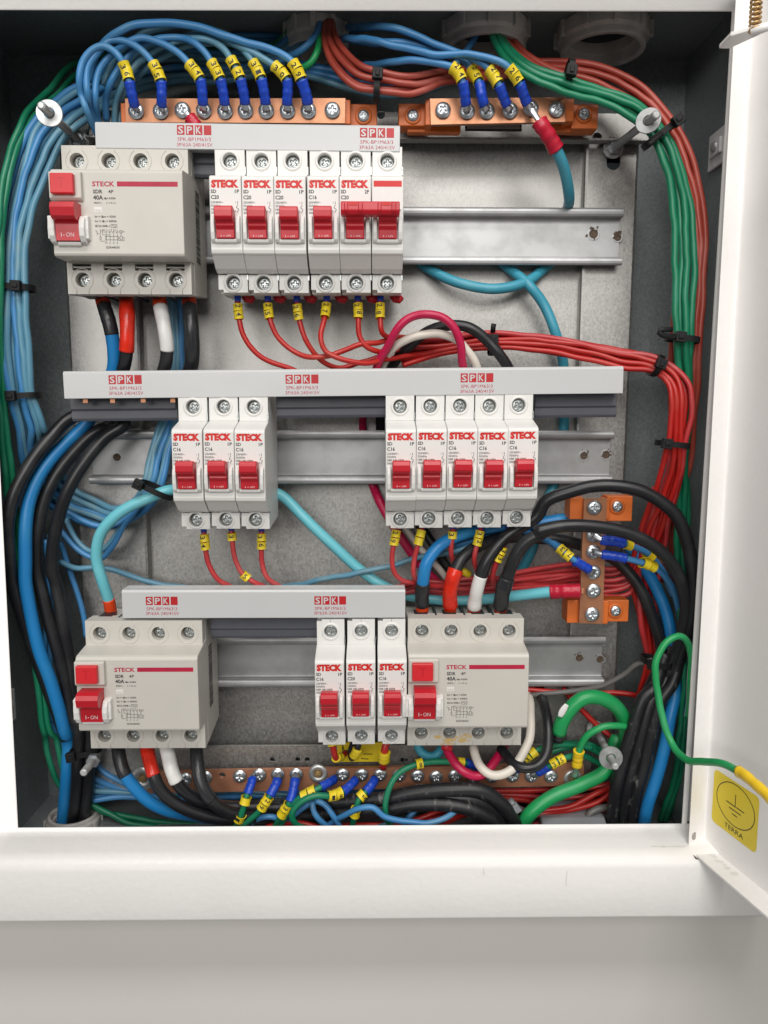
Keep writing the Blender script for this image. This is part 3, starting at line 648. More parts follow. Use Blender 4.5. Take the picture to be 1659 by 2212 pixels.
    for i, (a, b) in enumerate((('N', 'N'), ('1', '2'), ('3', '4'), ('5', '6'))):
        xx = X+4.6+2.0*i; text(pr, a, xx-.9, y, -8.8, .95, None, 1, .01, 'r'); text(pr, b, xx-.2, y, -15.6, .95, None, 1, .01, 'c'); seg(xx, -8.4, xx, -10); seg(xx, -10.6, xx, -14.8); seg(xx, -10.6, xx-.6, -9.8)
    box(X+4, -14, X+11.2, -12.2); seg(X+1.3, -9.8, X+13, -9.8, .13); box(X+1, -13.8, X+1.7, -12.4); seg(X+1.35, -12.4, X+1.35, -8.8); seg(X+1.35, -8.8, X+2.6, -8.8); seg(X+2.6, -8.8, X+2.6, -11.4); seg(X+2.6, -11.4, X+6.6, -11.4)
    seg(X+1.35, -13.8, X+1.35, -14.7); seg(X+1.35, -14.7, X+4, -14.7); seg(X-.4, -9.4, X-.4, -11.6); seg(X-.4, -10.4, X+.8, -11); text(pr, 'T', X-.9, y, -9.6, .9, None, 1, .01, 'c')
    box(X+12, -10.4, X+13.3, -9.1); text(pr, 'H', X+13.6, y, -9.6, 1.0, None, 1); box(X+12, -13.8, X+13.3, -12); seg(X+12.6, -10.4, X+12.6, -12); seg(X+11.2, -13.1, X+12, -13.1); seg(X+13.3, -12.8, X+14.2, -12.8); seg(X+14.2, -12.8, X+14.2, -14.4); seg(X+14.2, -14.4, X+11.2, -14.4)
    text(pr, 'SDR44030', X+4.2, y, -18, 1.2, 7.4, 1, .015)
    em = MB(); text(em, 'N', L+2.2, -43.66, 37.4, 2.2, 1.7, 0); em.build('embossed_letter', 'print_faint', r_)
    pr.build('printing', ['print_crimson', 'print_grey', 'print_faint', 'breaker_white'], r_)
    bc = MB(); z = -20
    while z < 20:
        h_ = rng.choice([.4, .7, 1.1]); bc.add([(Wd+.32, -30, z), (Wd+.32, -20, z), (Wd+.32, -20, z+h_), (Wd+.32, -30, z+h_)], [(0, 1, 2, 3)]); z += h_+rng.choice([.4, .6, .9])
    bc.build('barcode', 'print_grey', r_)
    P0 = [U(a, b, 458) for a, b in zip(x4, y4)]
    c_ = sum(P0)/len(P0); r_.location = Vector((c_[0]+.3, 500, c_[2]))*S
    return r_
rccb('ivory residual current breaker at the top left, beside the washer stud', (168, 370, 182, 382), (351, 350, 604, 604))
rccb('ivory four pole residual current breaker at the bottom left under the turquoise cable', (217, 405, 229, 412), (1371, 1371, 1583, 1583))
rccb('ivory four pole residual current breaker with brown scorch marks below, right of the bottom row', (912, 1098, 908, 1094), (1361, 1361, 1581, 1582), True)
# ================================================================ comb busbars
def busbar(label, tl, tr, bl, br, logos, grey=None, pins=()):
    d = 456; a, b, c, e = U(*tl, d), U(*tr, d), U(*bl, d), U(*br, d)
    cx_ = (a+b+c+e)/4; t_ = empty('comb_busbar', label, 'busbar', cx_, 'white comb busbars over the breaker rows')
    ex = (b+e)-(a+c); ln = np.linalg.norm(ex)/2; ex /= np.linalg.norm(ex); ez = np.array([-ex[2], 0, ex[0]]); hh = ((a+b)-(c+e))[2]/4
    mb_ = MB(); P = [(0, -hh), (0, hh-1.4), (.8, hh-.2), (2, hh), (7, hh), (7, hh-1.2), (9, hh-1.2), (9, hh-.2), (14, hh-.2), (14, -hh+2), (2, -hh+2), (2, -hh)]
    mb_.prism(P, -ln/2, ln/2); o_ = mb_.build('cover', 'bar_white', t_, bevel=.25)
    ang = math.atan2(ex[2], ex[0]); t_.rotation_euler = (0, -ang, 0)
    for lx, ly, bad in logos:
        pr = MB()
        p_ = U(lx, ly, d)-cx_; x_ = p_@ex; z_ = p_@ez; s = .97
        for k in range(4):
            x0 = x_+(-9.8+5.15*k)*s; pr.add([(x0, -.06, z_-2.6), (x0+4.35*s, -.06, z_-2.6), (x0+4.35*s, -.06, z_+2.6), (x0, -.06, z_+2.6)], [(0, 1, 2, 3)], 0)
            if k < 3: text(pr, 'SPK'[k], x0+2.15*s, -.12, z_, 3.7, 2.9, 1, .02, 'c')
        text(pr, 'SPK-BP1M63/3', x_+.0, -.06, z_-4.9, 1.95, 18.6, 2, .0, 'c'); text(pr, '3P/63A 240/415V', x_+.2, -.06, z_-7.8, 1.95, 20, 2, .0, 'c')
        pr.build('printing', ['bar_red', 'bar_white', 'print_crimson'], t_)
    if grey:
        for xa, xb, y0, y1 in grey:
            p_, q_ = U(xa, y0, 473)-cx_, U(xb, y1, 473)-cx_; g = MB(); z0, z1 = q_@ez, p_@ez; x0, x1 = p_@ex, q_@ex
            g.prism([(14, z1+2), (14, z0+1.5), (15, z0), (18.5, z0), (18.5, z1+2)], x0, x1); g.prism([(12.6, z1+1), (12.6, (z0+z1)/2+.5), (14.2, (z0+z1)/2-.8), (14.2, z1+1)], x0, x1-.6)
            g.build('insulating_strip', 'bar_grey', t_, bevel=.25)
    for pxx, pyy in pins:
        p_ = U(pxx, pyy, 459)-cx_; g = MB(); g.box(p_@ex-1.4, p_@ex+1.4, 3, 4.4, p_@ez-2, p_@ez+.4); g.build('copper_pin', 'copper', t_)
    return t_
busbar('white comb busbar above the top row of breakers', (204, 262), (866, 269), (207, 319), (862, 328), [(419, 281, 0), (814, 287, 1)], [(400, 475, 330, 386)])
busbar('long white comb busbar above the middle row, printed three times', (134, 803), (1348, 789), (140, 860), (1345, 851), [(270, 820, 0), (652, 819, 0), (1030, 816, 1)],
       [(157, 387, 862, 908), (598, 836, 861, 901), (1153, 1328, 857, 901)], [(184, 863), (243, 863), (309, 862), (373, 862)])
busbar('white comb busbar above the bottom row of breakers', (262, 1274), (876, 1274), (265, 1336), (875, 1334), [(349, 1298, 0), (713, 1297, 0)], [(457, 690, 1335, 1376)])
# ================================================================ copper terminal bars
def tbar(label, name, group, d, quad, screws, orange, small, copper='copper', th=3.0, washers=(), holes=(), cat='terminal bar', rdat=None):
    pts = [U(x, y, d) for x, y in quad]; c = sum(pts)/4; t_ = empty(name, label, cat, c, group)
    mb_ = MB(); plate(mb_, [(p[0]-c[0], p[2]-c[2]) for p in pts], [circ(U(x, y, d)[0]-c[0], U(x, y, d)[2]-c[2], r_) for x, y, r_ in holes], 0, th); mb_.build('copper_bar', copper, t_, bevel=.3)
    for x0, y0, x1, y1, dd, tt in orange:
        p, q = U(x0, y0, dd)-c, U(x1, y1, dd)-c; g = MB(); g.box(min(p[0], q[0]), max(p[0], q[0]), dd-d, dd-d+tt, min(p[2], q[2]), max(p[2], q[2])); g.build('insulator', 'orange_plastic', t_, bevel=.5)
    for x, y in screws:
        p = U(x, y, d-1)-c; put(SCREW_PAN, 'terminal_screw', (p[0], -.6, p[2]), t_, rot=random.uniform(0, 3))
    for x, y, dd in small:
        p = U(x, y, dd)-c; g = MB(); lathe(g, [(3.4, .5), (4.6, .4), (5.0, .9), (5.0, 2)], 24, 0, (p[0], dd-d-1.3, p[2])); g.build('screw_well', 'orange_plastic', t_)
        put(SCREW_SMALL, 'fixing_screw', (p[0], dd-d-.8, p[2]), t_, rot=random.uniform(0, 3))
    for x, y, r_ in washers:
        p = U(x, y, d-1)-c; g = MB(); lathe(g, [(2.6, 0), (2.8, -1.2), (r_, -1.2), (r_+.25, -.5), (r_+.25, .6)], 32, 0, (p[0], 0, p[2])); lathe(g, [(.01, -2.6), (1.9, -2.4), (2.5, -1.6), (2.6, 0)], 14, 1, (p[0], 0, p[2]), smooth=False)
        g.build('washer', ['zinc_dull', 'brass'], t_)
    return t_
tbar('copper neutral bar on orange insulators at the top left, with ten screws', 'terminal_bar', 'copper terminal bars', 472, [(270, 213), (746, 212), (745, 266), (272, 264)],
     [(294, 240), (347, 240), (394, 238), (440, 239), (486, 240), (530, 239), (575, 239), (621, 239), (666, 239), (718, 238)],
     [(260, 222, 274, 292, 475, 18), (742, 215, 757, 268, 475, 18), (752, 224, 814, 274, 480, 12)], [(785, 251, 480)])
tb2 = tbar('copper neutral bar on orange insulators at the top right, with six screws', 'terminal_bar', 'copper terminal bars', 472, [(929, 213), (1222, 210), (1221, 263), (931, 269)],
     [(957, 238), (1009, 240), (1052, 240), (1102, 239), (1147, 234), (1202, 236)],
     [(861, 223, 922, 272, 480, 12), (919, 214, 933, 270, 475, 18), (1220, 213, 1239, 262, 475, 18), (1236, 225, 1291, 278, 480, 12), (880, 268, 995, 286, 484, 6), (1190, 263, 1282, 285, 484, 6)], [(892, 250, 480), (1261, 247, 480)])
mb = MB(); p, q = U(1005, 268, 483), U(1127, 283, 483); c = np.array(tb2.location)/S
mb.box(p[0]-c[0], q[0]-c[0], 483-c[1], 484-c[1], q[2]-c[2], p[2]-c[2], 0); mb.box(p[0]-c[0]+1, q[0]-c[0]-1, 482.9-c[1], 483-c[1], q[2]-c[2]+1, p[2]-c[2], 1); mb.build('label_slip', ['print_black', 'rail_zinc'], tb2)
tbar('upright copper neutral bar on orange insulators at the right of the plate', 'terminal_bar', 'copper terminal bars', 470, [(1262, 1077), (1311, 1077), (1302, 1348), (1251, 1346)],
     [(1284, 1096), (1282, 1156), (1282, 1192), (1282, 1236), (1282, 1276), (1279, 1327)],
     [(1232, 1076, 1264, 1122, 474, 14), (1309, 1078, 1316, 1122, 474, 14), (1312, 1072, 1365, 1126, 479, 12), (1226, 1296, 1255, 1346, 474, 14), (1300, 1298, 1313, 1348, 474, 14), (1308, 1296, 1357, 1343, 479, 12)],
     [(1333, 1094, 479), (1329, 1319, 479)])
tbar('long bare copper earth bar along the bottom of the cabinet', 'earth_bar', 'copper terminal bars', 484, [(290, 1668), (1262, 1650), (1260, 1697), (290, 1714)],
     [(400, 1682), (444, 1679), (518, 1677), (560, 1674), (600, 1673), (640, 1673), (740, 1673), (781, 1674), (821, 1674), (862, 1675), (902, 1676), (942, 1678), (983, 1675), (1024, 1678), (1063, 1677), (1107, 1676), (1148, 1676), (1190, 1677)],
     [], [], 'copper_old', washers=[(308, 1682, 8), (687, 1672, 6), (1238, 1683, 6)], holes=[(480, 1675, 2.1)])
# ================================================================ studs, locknuts
def frame_of(ax):
    ax = ax/np.linalg.norm(ax); h_ = np.array([0, 0, 1.0]); e1 = np.cross(ax, h_); e1 /= np.linalg.norm(e1); return ax, e1, np.cross(e1, ax)
def disc(mb_, c, ax, prof, n=32, m=0):
    ax, e1, e2 = frame_of(ax); V = []
    for r_, h_ in prof:
        for i in range(n): a = 2*math.pi*i/n; V.append(c+ax*h_+e1*r_*math.cos(a)+e2*r_*math.sin(a))
    mb_.add(V, [(j*n+i, j*n+(i+1) % n, (j+1)*n+(i+1) % n, (j+1)*n+i) for j in range(len(prof)-1) for i in range(n)], m, False)
def stud(label, base, tip, wash, nut, rbase=6.2, rw=7.4, wtilt=(0, 0, 0)):
    B, T = U(*base), U(*tip); ax = T-B; L = np.linalg.norm(ax); ax /= L
    t_ = empty('threaded_stud', label, 'threaded stud', B, 'threaded cover studs')
    def bl(mb_, n_, m_):
        o_ = mb_.build(n_, m_, t_); o_.matrix_parent_inverse = Matrix.Translation(-Vector(B)*S); return o_
    mb_ = MB(); k = int(L/.4); s = np.linspace(0, 1, k); tube(mb_, np.outer(1-s, B)+np.outer(s, T), [2.35 if i % 2 else 1.95 for i in range(k-2)]+[1.7, 1.4], 14); bl(mb_, 'rod', 'rod_zinc')
    mb_ = MB(); disc(mb_, B, ax, [(2.4, 0), (2.4, 1.2), (rbase, 1.2), (rbase, 0)]); bl(mb_, 'base_washer', 'zinc_dull')
    for f in nut:
        mb_ = MB(); disc(mb_, B+ax*L*f, ax, [(2.2, -2.2), (4.0, -2.2), (4.5, -1.6), (4.5, 1.6), (4.0, 2.2), (2.2, 2.2)], 6); bl(mb_, 'nut', 'zinc')
    if wash:
        wa = ax+np.array(wtilt); mb_ = MB(); disc(mb_, B+ax*L*wash, wa, [(3.0, -.7), (rw-.2, -.7), (rw, -.4), (rw, .4), (rw-.2, .7), (3.0, .7), (3.0, -.7)], 40); bl(mb_, 'washer', 'zinc_dull')
    return t_
stud('threaded stud with a wide washer in front of the blue wires, top left', (172, 306, 502), (88, 227, 436), .8, [.06], 6.0, 7.0, (.1, 0, 0))
stud('threaded stud with a wide washer crossing the green wires, top right', (1324, 320, 505), (1419, 247, 438), .83, [.06], 6.4, 6.9, (-.5, .2, .1))
stud('threaded stud with a wide washer beside the black cables, bottom right', (1286, 1574, 505), (1330, 1657, 440), .78, [.04], 6, 7.3, (0, 0, 0))
stud('threaded stud with two nuts under the bottom left residual current breaker', (236, 1600, 500), (180, 1670, 445), 0, [.63, .05], 6, 7)
def locknut(label, cx_, cy_, d, R, h_=14, bottom=False, conduit=None):
    z1 = ZT if not bottom else ZB; rr = ray(cx_, cy_); p = rr*(d/rr[1]); sgn = -1 if not bottom else 1
    t_ = empty('conduit_locknut', label, 'conduit fitting', (p[0], d, z1), 'grey plastic conduit locknuts')
    mb_ = MB(); q = 0 if not bottom else 0
    pr_ = [(R*.86, 0), (R*.98, 0), (R, -1), (R*.995, -h_*.6), (R*.93, -h_*.72), (R*.92, -h_+.8), (R*.9, -h_), (R*.80, -h_), (R*.77, -h_+.8), (R*.76, -h_*.5), (R*.70, -h_*.5), (R*.70, 0)]
    lathe(mb_, [(a, -sgn*b) for a, b in pr_], 56, 0, axis='z')
    for k in range(10):
        a = 2*math.pi*k/10+.3; e = np.array([math.cos(a), math.sin(a), 0]); f = np.array([-e[1], e[0], 0]); V = []
        for rad in (R*.96, R*1.06):
            for t_w in (-1.6, 1.6):
                for z in (0, sgn*h_*.66): V.append(e*rad+f*t_w+np.array([0, 0, z]))
        mb_.add(V, [(0, 1, 3, 2), (4, 6, 7, 5), (0, 4, 5, 1), (2, 3, 7, 6), (0, 2, 6, 4), (1, 5, 7, 3)])
    mb_.build('ring', 'grey_plastic', t_, bevel=.3)
    mb_ = MB(); lathe(mb_, [(.01, sgn*.6), (R*.7, sgn*.6)], 40, 0, axis='z'); mb_.build('opening', 'recess_shade', t_)  # dark disc painted in place of the shaded bore
locknut('grey plastic conduit locknut where blue and brick red wires enter, leftmost at the top', 682, 34, 500, 19)
locknut('grey plastic conduit locknut where green wires enter, centre one at the top', 1047, 62, 498, 26)
locknut('empty grey plastic conduit locknut, rightmost at the top', 1303, 70, 497, 27.5)
locknut('grey plastic conduit locknut where black cables leave, in the bottom left corner', 160, 1792, 500, 18, 8, True)
# ================================================================ wires
CN = {'wire_blue': 'blue_wire', 'wire_blue_dust_and_shade': 'blue_wire', 'wire_blue_thick': 'blue_cable', 'wire_turquoise': 'turquoise_cable', 'wire_aqua': 'turquoise_cable', 'wire_green': 'green_wire', 'wire_green_bright': 'green_cable',
      'wire_brick': 'brick_red_wire', 'wire_red': 'red_wire', 'wire_pink': 'red_wire', 'wire_magenta': 'crimson_cable', 'wire_cream': 'cream_cable', 'wire_black': 'black_cable', 'wire_black_scuffed': 'black_cable', 'wire_grey': 'grey_cable'}
def wire(label, m, r, spec, parts=(), group=None, w0=0, w1=None, n=12):
    P = path(spec) if isinstance(spec, str) else spec
    Q, s = resample(P, 2.0)
    if r < 3.0:                                               # slight set in the insulation, none near the fixed ends
        f_ = np.clip((s-30)/25, 0, 1)*np.clip((s[-1]-s-8)/20, 0, 1); a_ = rng.uniform(0, 6.28, 4); k_ = rng.uniform(.09, .26, 4)
        Q = Q+np.stack([.3*np.sin(s*k_[0]+a_[0])+.12*np.sin(s*k_[1]*2+a_[1]), 0*s, .3*np.sin(s*k_[2]+a_[2])+.12*np.sin(s*k_[3]*2+a_[3])], 1)*f_[:, None]
    T = s[-1]; w1 = T if w1 is None else (T+w1 if w1 < 0 else w1)
    o0 = Q[0].copy(); Ql = Q-o0
    mb_ = MB(); tube(mb_, sub(Ql, s, w0, w1, 2.2), r, n); o_ = mb_.build(CN[m], m, loc=o0); tag(o_, label, 'cable' if 'cable' in CN[m] else 'wire', group)
    for p in parts:
        k = p[0]
        if k == 'crimp':                                     # insulated terminal sleeve, (kind, s0, s1, material)
            s0, s1, mm = p[1]+(T if p[1] < 0 else 0), p[2]+(T if p[2] < 0 else 0), (p[3] if len(p) > 3 else 'sleeve_blue'); C = sub(Ql, s, s0, s1, .8); kk = len(C); q = np.linspace(0, 1, kk); R = r*(1.56 if r < 2.6 else 1.4)
            prof = R*(1+.05*(q < .06)+.07*(q > .93)-.07*np.exp(-((q-.33)/.08)**2)-.07*np.exp(-((q-.66)/.08)**2)-.02*np.sin(q*23))
            g = MB(); tube(g, C, list(prof), 16, sy=.85); g.build('terminal_sleeve', mm, o_)
            if s0 > 1.5:
                g = MB(); tube(g, sub(Ql, s, 0, s0+2, 1), [2.4, 2.2, 1.8, 1.7, 1.7], 10, sy=.45); g.build('terminal_tongue', 'zinc', o_)
        elif k == 'ferrule':
            g = MB(); tube(g, sub(Ql, s, p[1], p[2], 1), [r*1.25, r*1.25, r*1.15], 12); g.build('ferrule_sleeve', p[3] if len(p) > 3 else 'sleeve_blue', o_)
        elif k == 'boot':
            g = MB(); tube(g, sub(Ql, s, p[1], p[2], 1), r*1.06, 16); g.build('boot', 'boot_orange', o_)
        elif k == 'tape':
            s0, s1, mm, f = p[1], p[2], p[3], p[4] if len(p) > 4 else 1.12
            C = sub(Ql, s, s0, s1, .8); kk = len(C); q = np.linspace(0, 1, kk); rr_ = r*f*np.ones(kk); st_ = 0
            for e in sorted(rng.uniform(.05, .95, 6)): rr_ = rr_*(1+rng.uniform(-.035, .035)*(q > e))
            rr_ *= 1+.02*np.sin(q*9+rng.rand()*6); rr_ = np.maximum(rr_, r*1.06)
            g = MB(); tube(g, C, list(rr_), 18); g.build('tape_wrap', mm, o_)
        elif k == 'mark':                                    # number marker sleeves, one per digit
            s0, txt, rev = p[1], p[2], (p[3] if len(p) > 3 else -1); Ld = 4.7
            for i, ch in enumerate(txt if rev > 0 else txt[::-1]):
                gap = (p[4] if len(p) > 4 else 0)*i
                a0 = s0+i*Ld+gap; C = sub(Ql, s, a0, a0+Ld-.15, .8); kk = len(C); g = MB(); R = r*1.22+.35
                q = np.linspace(0, 1, kk); tw = random.uniform(-.35, .35)
                t_ = C[-1]-C[0]; t_ /= np.linalg.norm(t_); nf = np.array([0, -1.0, 0]); nf -= t_*(nf@t_); nf /= np.linalg.norm(nf); sd = np.cross(t_, nf)
                nf2 = nf*math.cos(tw)+sd*math.sin(tw); sd2 = np.cross(t_, nf2)
                # saddle shaped clip: open C section with flared ends
                na = 17; V = []
                ang = np.linspace(-math.radians(158), math.radians(158), na)
                for j in range(kk):
                    fl = 1+.10*(abs(q[j]-.5)*2)**3
                    for lay in (0, .45):
                        for a in ang:
                            f_ = fl*(1+(.16 if abs(a) > 2.4 else 0)); rad = R*f_+lay
                            sh = t_*(.5*math.cos(a)*(1 if j in (0, kk-1) else 0))
                            V.append(C[j]+(nf2*math.cos(a)+sd2*math.sin(a))*rad+sh)
                Fc = []; st_ = 2*na
                for j in range(kk-1):
                    for a in range(na-1): Fc += [(j*st_+na+a, j*st_+na+a+1, (j+1)*st_+na+a+1, (j+1)*st_+na+a), (j*st_+a, (j+1)*st_+a, (j+1)*st_+a+1, j*st_+a+1)]
                    Fc += [(j*st_, j*st_+na, (j+1)*st_+na, (j+1)*st_), (j*st_+na-1, (j+1)*st_+na-1, (j+1)*st_+2*na-1, j*st_+2*na-1)]
                for j in (0, kk-1):
                    for a in range(na-1): Fc.append((j*st_+a, j*st_+a+1, j*st_+na+a+1, j*st_+na+a))
                g.add(V, Fc, 0, False)
                if ch != ' ':
                    c_ = C.mean(0)+nf2*(R+.52); ex = t_*(1 if rev > 0 else -1); ez = np.cross(nf2, ex)
                    text(g, ch, 0, 0, 0, 2.9, 2.1, 1, .015, 'c', basis=(c_, ex, ez))
                g.build('number_marker', ['marker_yellow', 'print_black'], o_)
    return o_
def lanes(label, mats, r, stations, n, group, dj=1.0, jit=.12, parts=(), frm='the left'):
    """n wires side by side through stations given as (panel, x0, y0, x1, y1, depth)"""
    ORD = ['first', 'second', 'third', 'fourth', 'fifth', 'sixth', 'seventh', 'eighth', 'ninth', 'tenth']
    base = np.linspace(0, 1, n) if n > 1 else np.array([.5]); out = []
    for i in range(n):
        P = []; ph = rng.uniform(0, 6.28); dd = (dj if i % 2 else -dj)
        for k, (pn, x0, y0, x1, y1, d) in enumerate(stations):
            t = base[i]+jit*math.sin(ph+k*.9); t = min(1.02, max(-.02, t))
            a = px(pn, x0, y0); b = px(pn, x1, y1); P.append(U(a[0]+(b[0]-a[0])*t, a[1]+(b[1]-a[1])*t, d+dd+.5*math.sin(ph*2+k)))
        out.append(wire((ORD[i]+' '+label) if n > 1 else label, mats[i % len(mats)], r, np.array(P), parts, group))
    return out
B1, B2, BT = 'wire_blue', 'wire_blue_dust_and_shade', 'wire_blue_thick'
# --- bundle of blue wires round the left side
lanes('blue wire, counted from the left edge, in the bundle along the left wall', [B1, B2, B2, B2, B1, B2, B2, B1, B2, B1], 2.05,  # more dusty blues here stand in for shade beside the left wall
      [('b', 960, 160, 1120, 180, 488), ('b', 720, 425, 860, 500, 500), ('b', 300, 470, 330, 690, 506), ('a', 1420, 430, 1500, 700, 508), ('a', 1010, 540, 1170, 790, 506), ('A', 150, 500, 300, 570, 484),
       ('A', 48, 750, 200, 780, 474), ('A', 12, 980, 130, 1000, 468), ('C', 4, 130, 112, 130, 466), ('C', 12, 350, 118, 350, 466), ('C', 42, 600, 138, 600, 468), ('C', 75, 750, 185, 740, 474), ('f', 180, 500, 400, 230, 484),
       ('f', 380, 800, 620, 640, 502), ('f', 760, 980, 900, 800, 500), ('f', 1000, 1000, 1020, 850, 496), ('f', 1270, 850, 1150, 800, 494), ('f', 1400, 650, 1260, 620, 486), ('f', 1470, 350, 1320, 330, 490),
       ('f', 1540, 130, 1390, 130, 494), ('C', 780, 640, 720, 640, 496), ('C', 785, 450, 740, 450, 498), ('C', 775, 200, 728, 200, 498), ('P', 385, 560, 365, 560, 498)], 9, 'blue wires round the left side', 2.0, .10)
lanes('green wire from the left edge, outside the blue bundle', ['wire_green'], 1.9,
      [('b', 900, 180, 960, 190, 490), ('b', 740, 370, 780, 410, 500), ('b', 480, 430, 500, 470, 511), ('a', 1300, 440, 1320, 500, 514), ('A', 330, 270, 350, 310, 512), ('A', 230, 370, 260, 400, 500), ('A', 110, 500, 135, 520, 482), ('A', 25, 720, 48, 720, 466), ('A', 0, 900, 18, 900, 459),
       ('P', -8, 553, 2, 553, 456), ('P', -6, 800, 4, 800, 462), ('P', 20, 1100, 35, 1100, 470), ('E', 150, 650, 165, 650, 478), ('E', 168, 800, 190, 800, 478), ('E', 188, 950, 215, 950, 480), ('G', 195, 200, 240, 200, 484),
       ('G', 225, 340, 275, 340, 488), ('G', 290, 440, 330, 420, 496), ('G', 420, 500, 440, 520, 500), ('G', 560, 570, 540, 540, 500), ('G', 700, 590, 700, 565, 500), ('G', 950, 600, 950, 585, 500)], 2, 'green wires on the left', 1.2, .0)
# --- eight marked blue wires on the top left neutral bar
def top_blue(no, ordn, m, spec, r=1.9, mk=None, gap=0, extra=''):
    wire('blue wire marked %s, %s on the top left copper bar' % (no, ordn), m, r, spec, [('crimp', 4.5, 16.5), ('mark', 17.2, no, -1, gap)], 'marked blue wires on the top left bar', w0=12)
top_blue('36', 'leftmost of the eight', B1, 'a 1178,955,468 1155,880,462 1115,700,458 1085,590 1030,490,456 970,430 880,395 790,440 720,540 690,680 700,820,460 740,940 790,1050,466 850,1180,475')
top_blue('35', 'second of the eight', B1, 'a 1393,955,468 1397,870,462 1390,700,459 1340,580,458 1260,470 1150,385 1040,348 940,355 870,410 800,510 755,640 750,800 790,960,468 850,1080,475 900,1200')
top_blue('34', 'third of the eight', B1, 'a 1754,955,468 1752,870,463 1730,690,459 1640,560,458 1540,455 1400,375 1250,335 1130,350 1000,430,462 890,560 835,700 825,850 840,1000,472 870,1150,478')
top_blue('33', 'fourth of the eight', B1, 'b 285,955,468 280,870,463 245,690,459 180,560,458 110,450 20,370 -90,325,460 a 1480,320 1340,345 1180,420,466 1050,560 960,700 915,860,474 920,1050,480')
top_blue('32', 'fifth of the eight', B2, 'b 462,955,468 455,860,463 420,690,459 345,530,458 280,430 180,360,459 60,330 -80,340,462 a 1480,370 1330,440,470 1170,570 1060,740 1000,900,478 990,1080,482', gap=1.5)
top_blue('31', 'sixth of the eight', B2, 'b 642,955,468 632,860,463 600,690,459 535,550,459 470,460 400,400,462 280,360 120,370,468 -60,400 a 1430,480,476 1260,590 1120,760,484 1040,950 1030,1080')
top_blue('30', 'seventh of the eight', B2, 'b 825,955,468 822,870,463 822,700,459 740,590,458 620,510 500,440 380,385,459 240,320 80,300,462 a 1500,340,466 1300,400,474 1100,560,482 1000,760')
top_blue('29', 'rightmost of the eight', B1, 'b 1005,955,468 995,860,463 945,690,458 870,540,456 780,470 640,415 480,370 300,310,455 100,250 -60,210 a 1480,195 1300,200 1130,230 1000,280,456 910,360,460 820,500,470 780,700,480', r=2.05, extra=', the widest arc')
wire('blue wire arching highest behind the others at the top left', B2, 2.0, 'b 690,560,472 520,440 350,330,468 180,255 20,215 a 1550,215,468 1400,245 1250,290 1120,370,474 980,520,480 900,740')
lanes('blue wire from above crossing behind the yellow markers at the top', [B1, B1], 1.9, [('b', 350, 310, 350, 340, 506), ('b', 600, 310, 600, 345, 508), ('b', 900, 310, 900, 350, 512), ('b', 1350, 250, 1330, 330, 506), ('B', 20, 120, 10, 180, 495), ('B', 120, 140, 110, 195, 486)], 2, 'blue wires behind the markers', 1, 0)
wire('blue wire leaving the left top locknut and bending left above the markers', B1, 2.0, 'b 1110,190,484 1080,280,478 1010,380,476 920,450,478 840,490,484 740,540,490 600,600,500')
wire('short green wire curling out of the left top locknut behind marker 29', 'wire_green_bright', 1.9, 'b 1110,230,484 1105,330,478 1080,450,474 1030,540,474 960,585,476 900,590,484')
wire('short lead with a crimson sleeve, third screw of the top left copper bar', 'wire_turquoise', 2.6, 'P 396,238,471 408,252,470 420,266,469 436,292,472 446,325,480', [('crimp', 6.5, 17, 'sleeve_red')], w0=9)
# --- marked blue wires on the top right bar
def tr_blue(no, ordn, m, spec, gap=0):
    wire('blue wire marked %s, %s on the top right copper bar' % (no, ordn), m, 1.95, spec, [('crimp', 4.5, 16), ('mark', 17, no, -1, gap)], 'marked blue wires on the top right bar', w0=12)
tr_blue('24', 'leftmost of four', B1, 'B 360,480,468 352,435,463 342,365,459 310,300,458 240,275 130,262,460 30,268,465 b 1590,556,474 1500,566,484 1400,580,491 1250,600,497 1000,560,502 900,540,504')
tr_blue('25', 'second of four', B1, 'B 445,478,468 425,430,463 415,370,462 370,290,466 320,240 250,215,464 100,190 0,180 b 1550,375,472 1420,350,484 1320,335,498 1200,325,510')
tr_blue('27', 'third of four', B1, 'B 545,478,468 520,430,463 500,375,459 455,300,459 400,260 320,230 200,180,459 80,130 0,116,462 b 1550,228,468 1430,228,480 1330,240,496 1200,260,510')
tr_blue('26', 'rightmost of four', B1, 'B 635,470,467 610,430,463 590,370,458 530,285,455 450,250 350,235,456 220,235 100,210,458 -20,180 -140,165,470 b 1280,340,492')
wire('blue wire hanging out of the centre top locknut', B1, 1.9, 'B 400,150,486 370,200,484 330,260,482 280,290,486')
lanes('blue wire from above running low behind the brick red bundle', [B1, B1, B2], 1.85, [('b', 900, 560, 920, 640, 498), ('b', 1100, 590, 1120, 690, 494), ('b', 1400, 640, 1400, 780, 492), ('B', 0, 340, 0, 415, 492), ('B', 140, 330, 140, 405, 492), ('B', 280, 315, 280, 355, 494), ('B', 420, 300, 420, 330, 500)], 3, 'blue wires behind the red bundle', .6, 0)
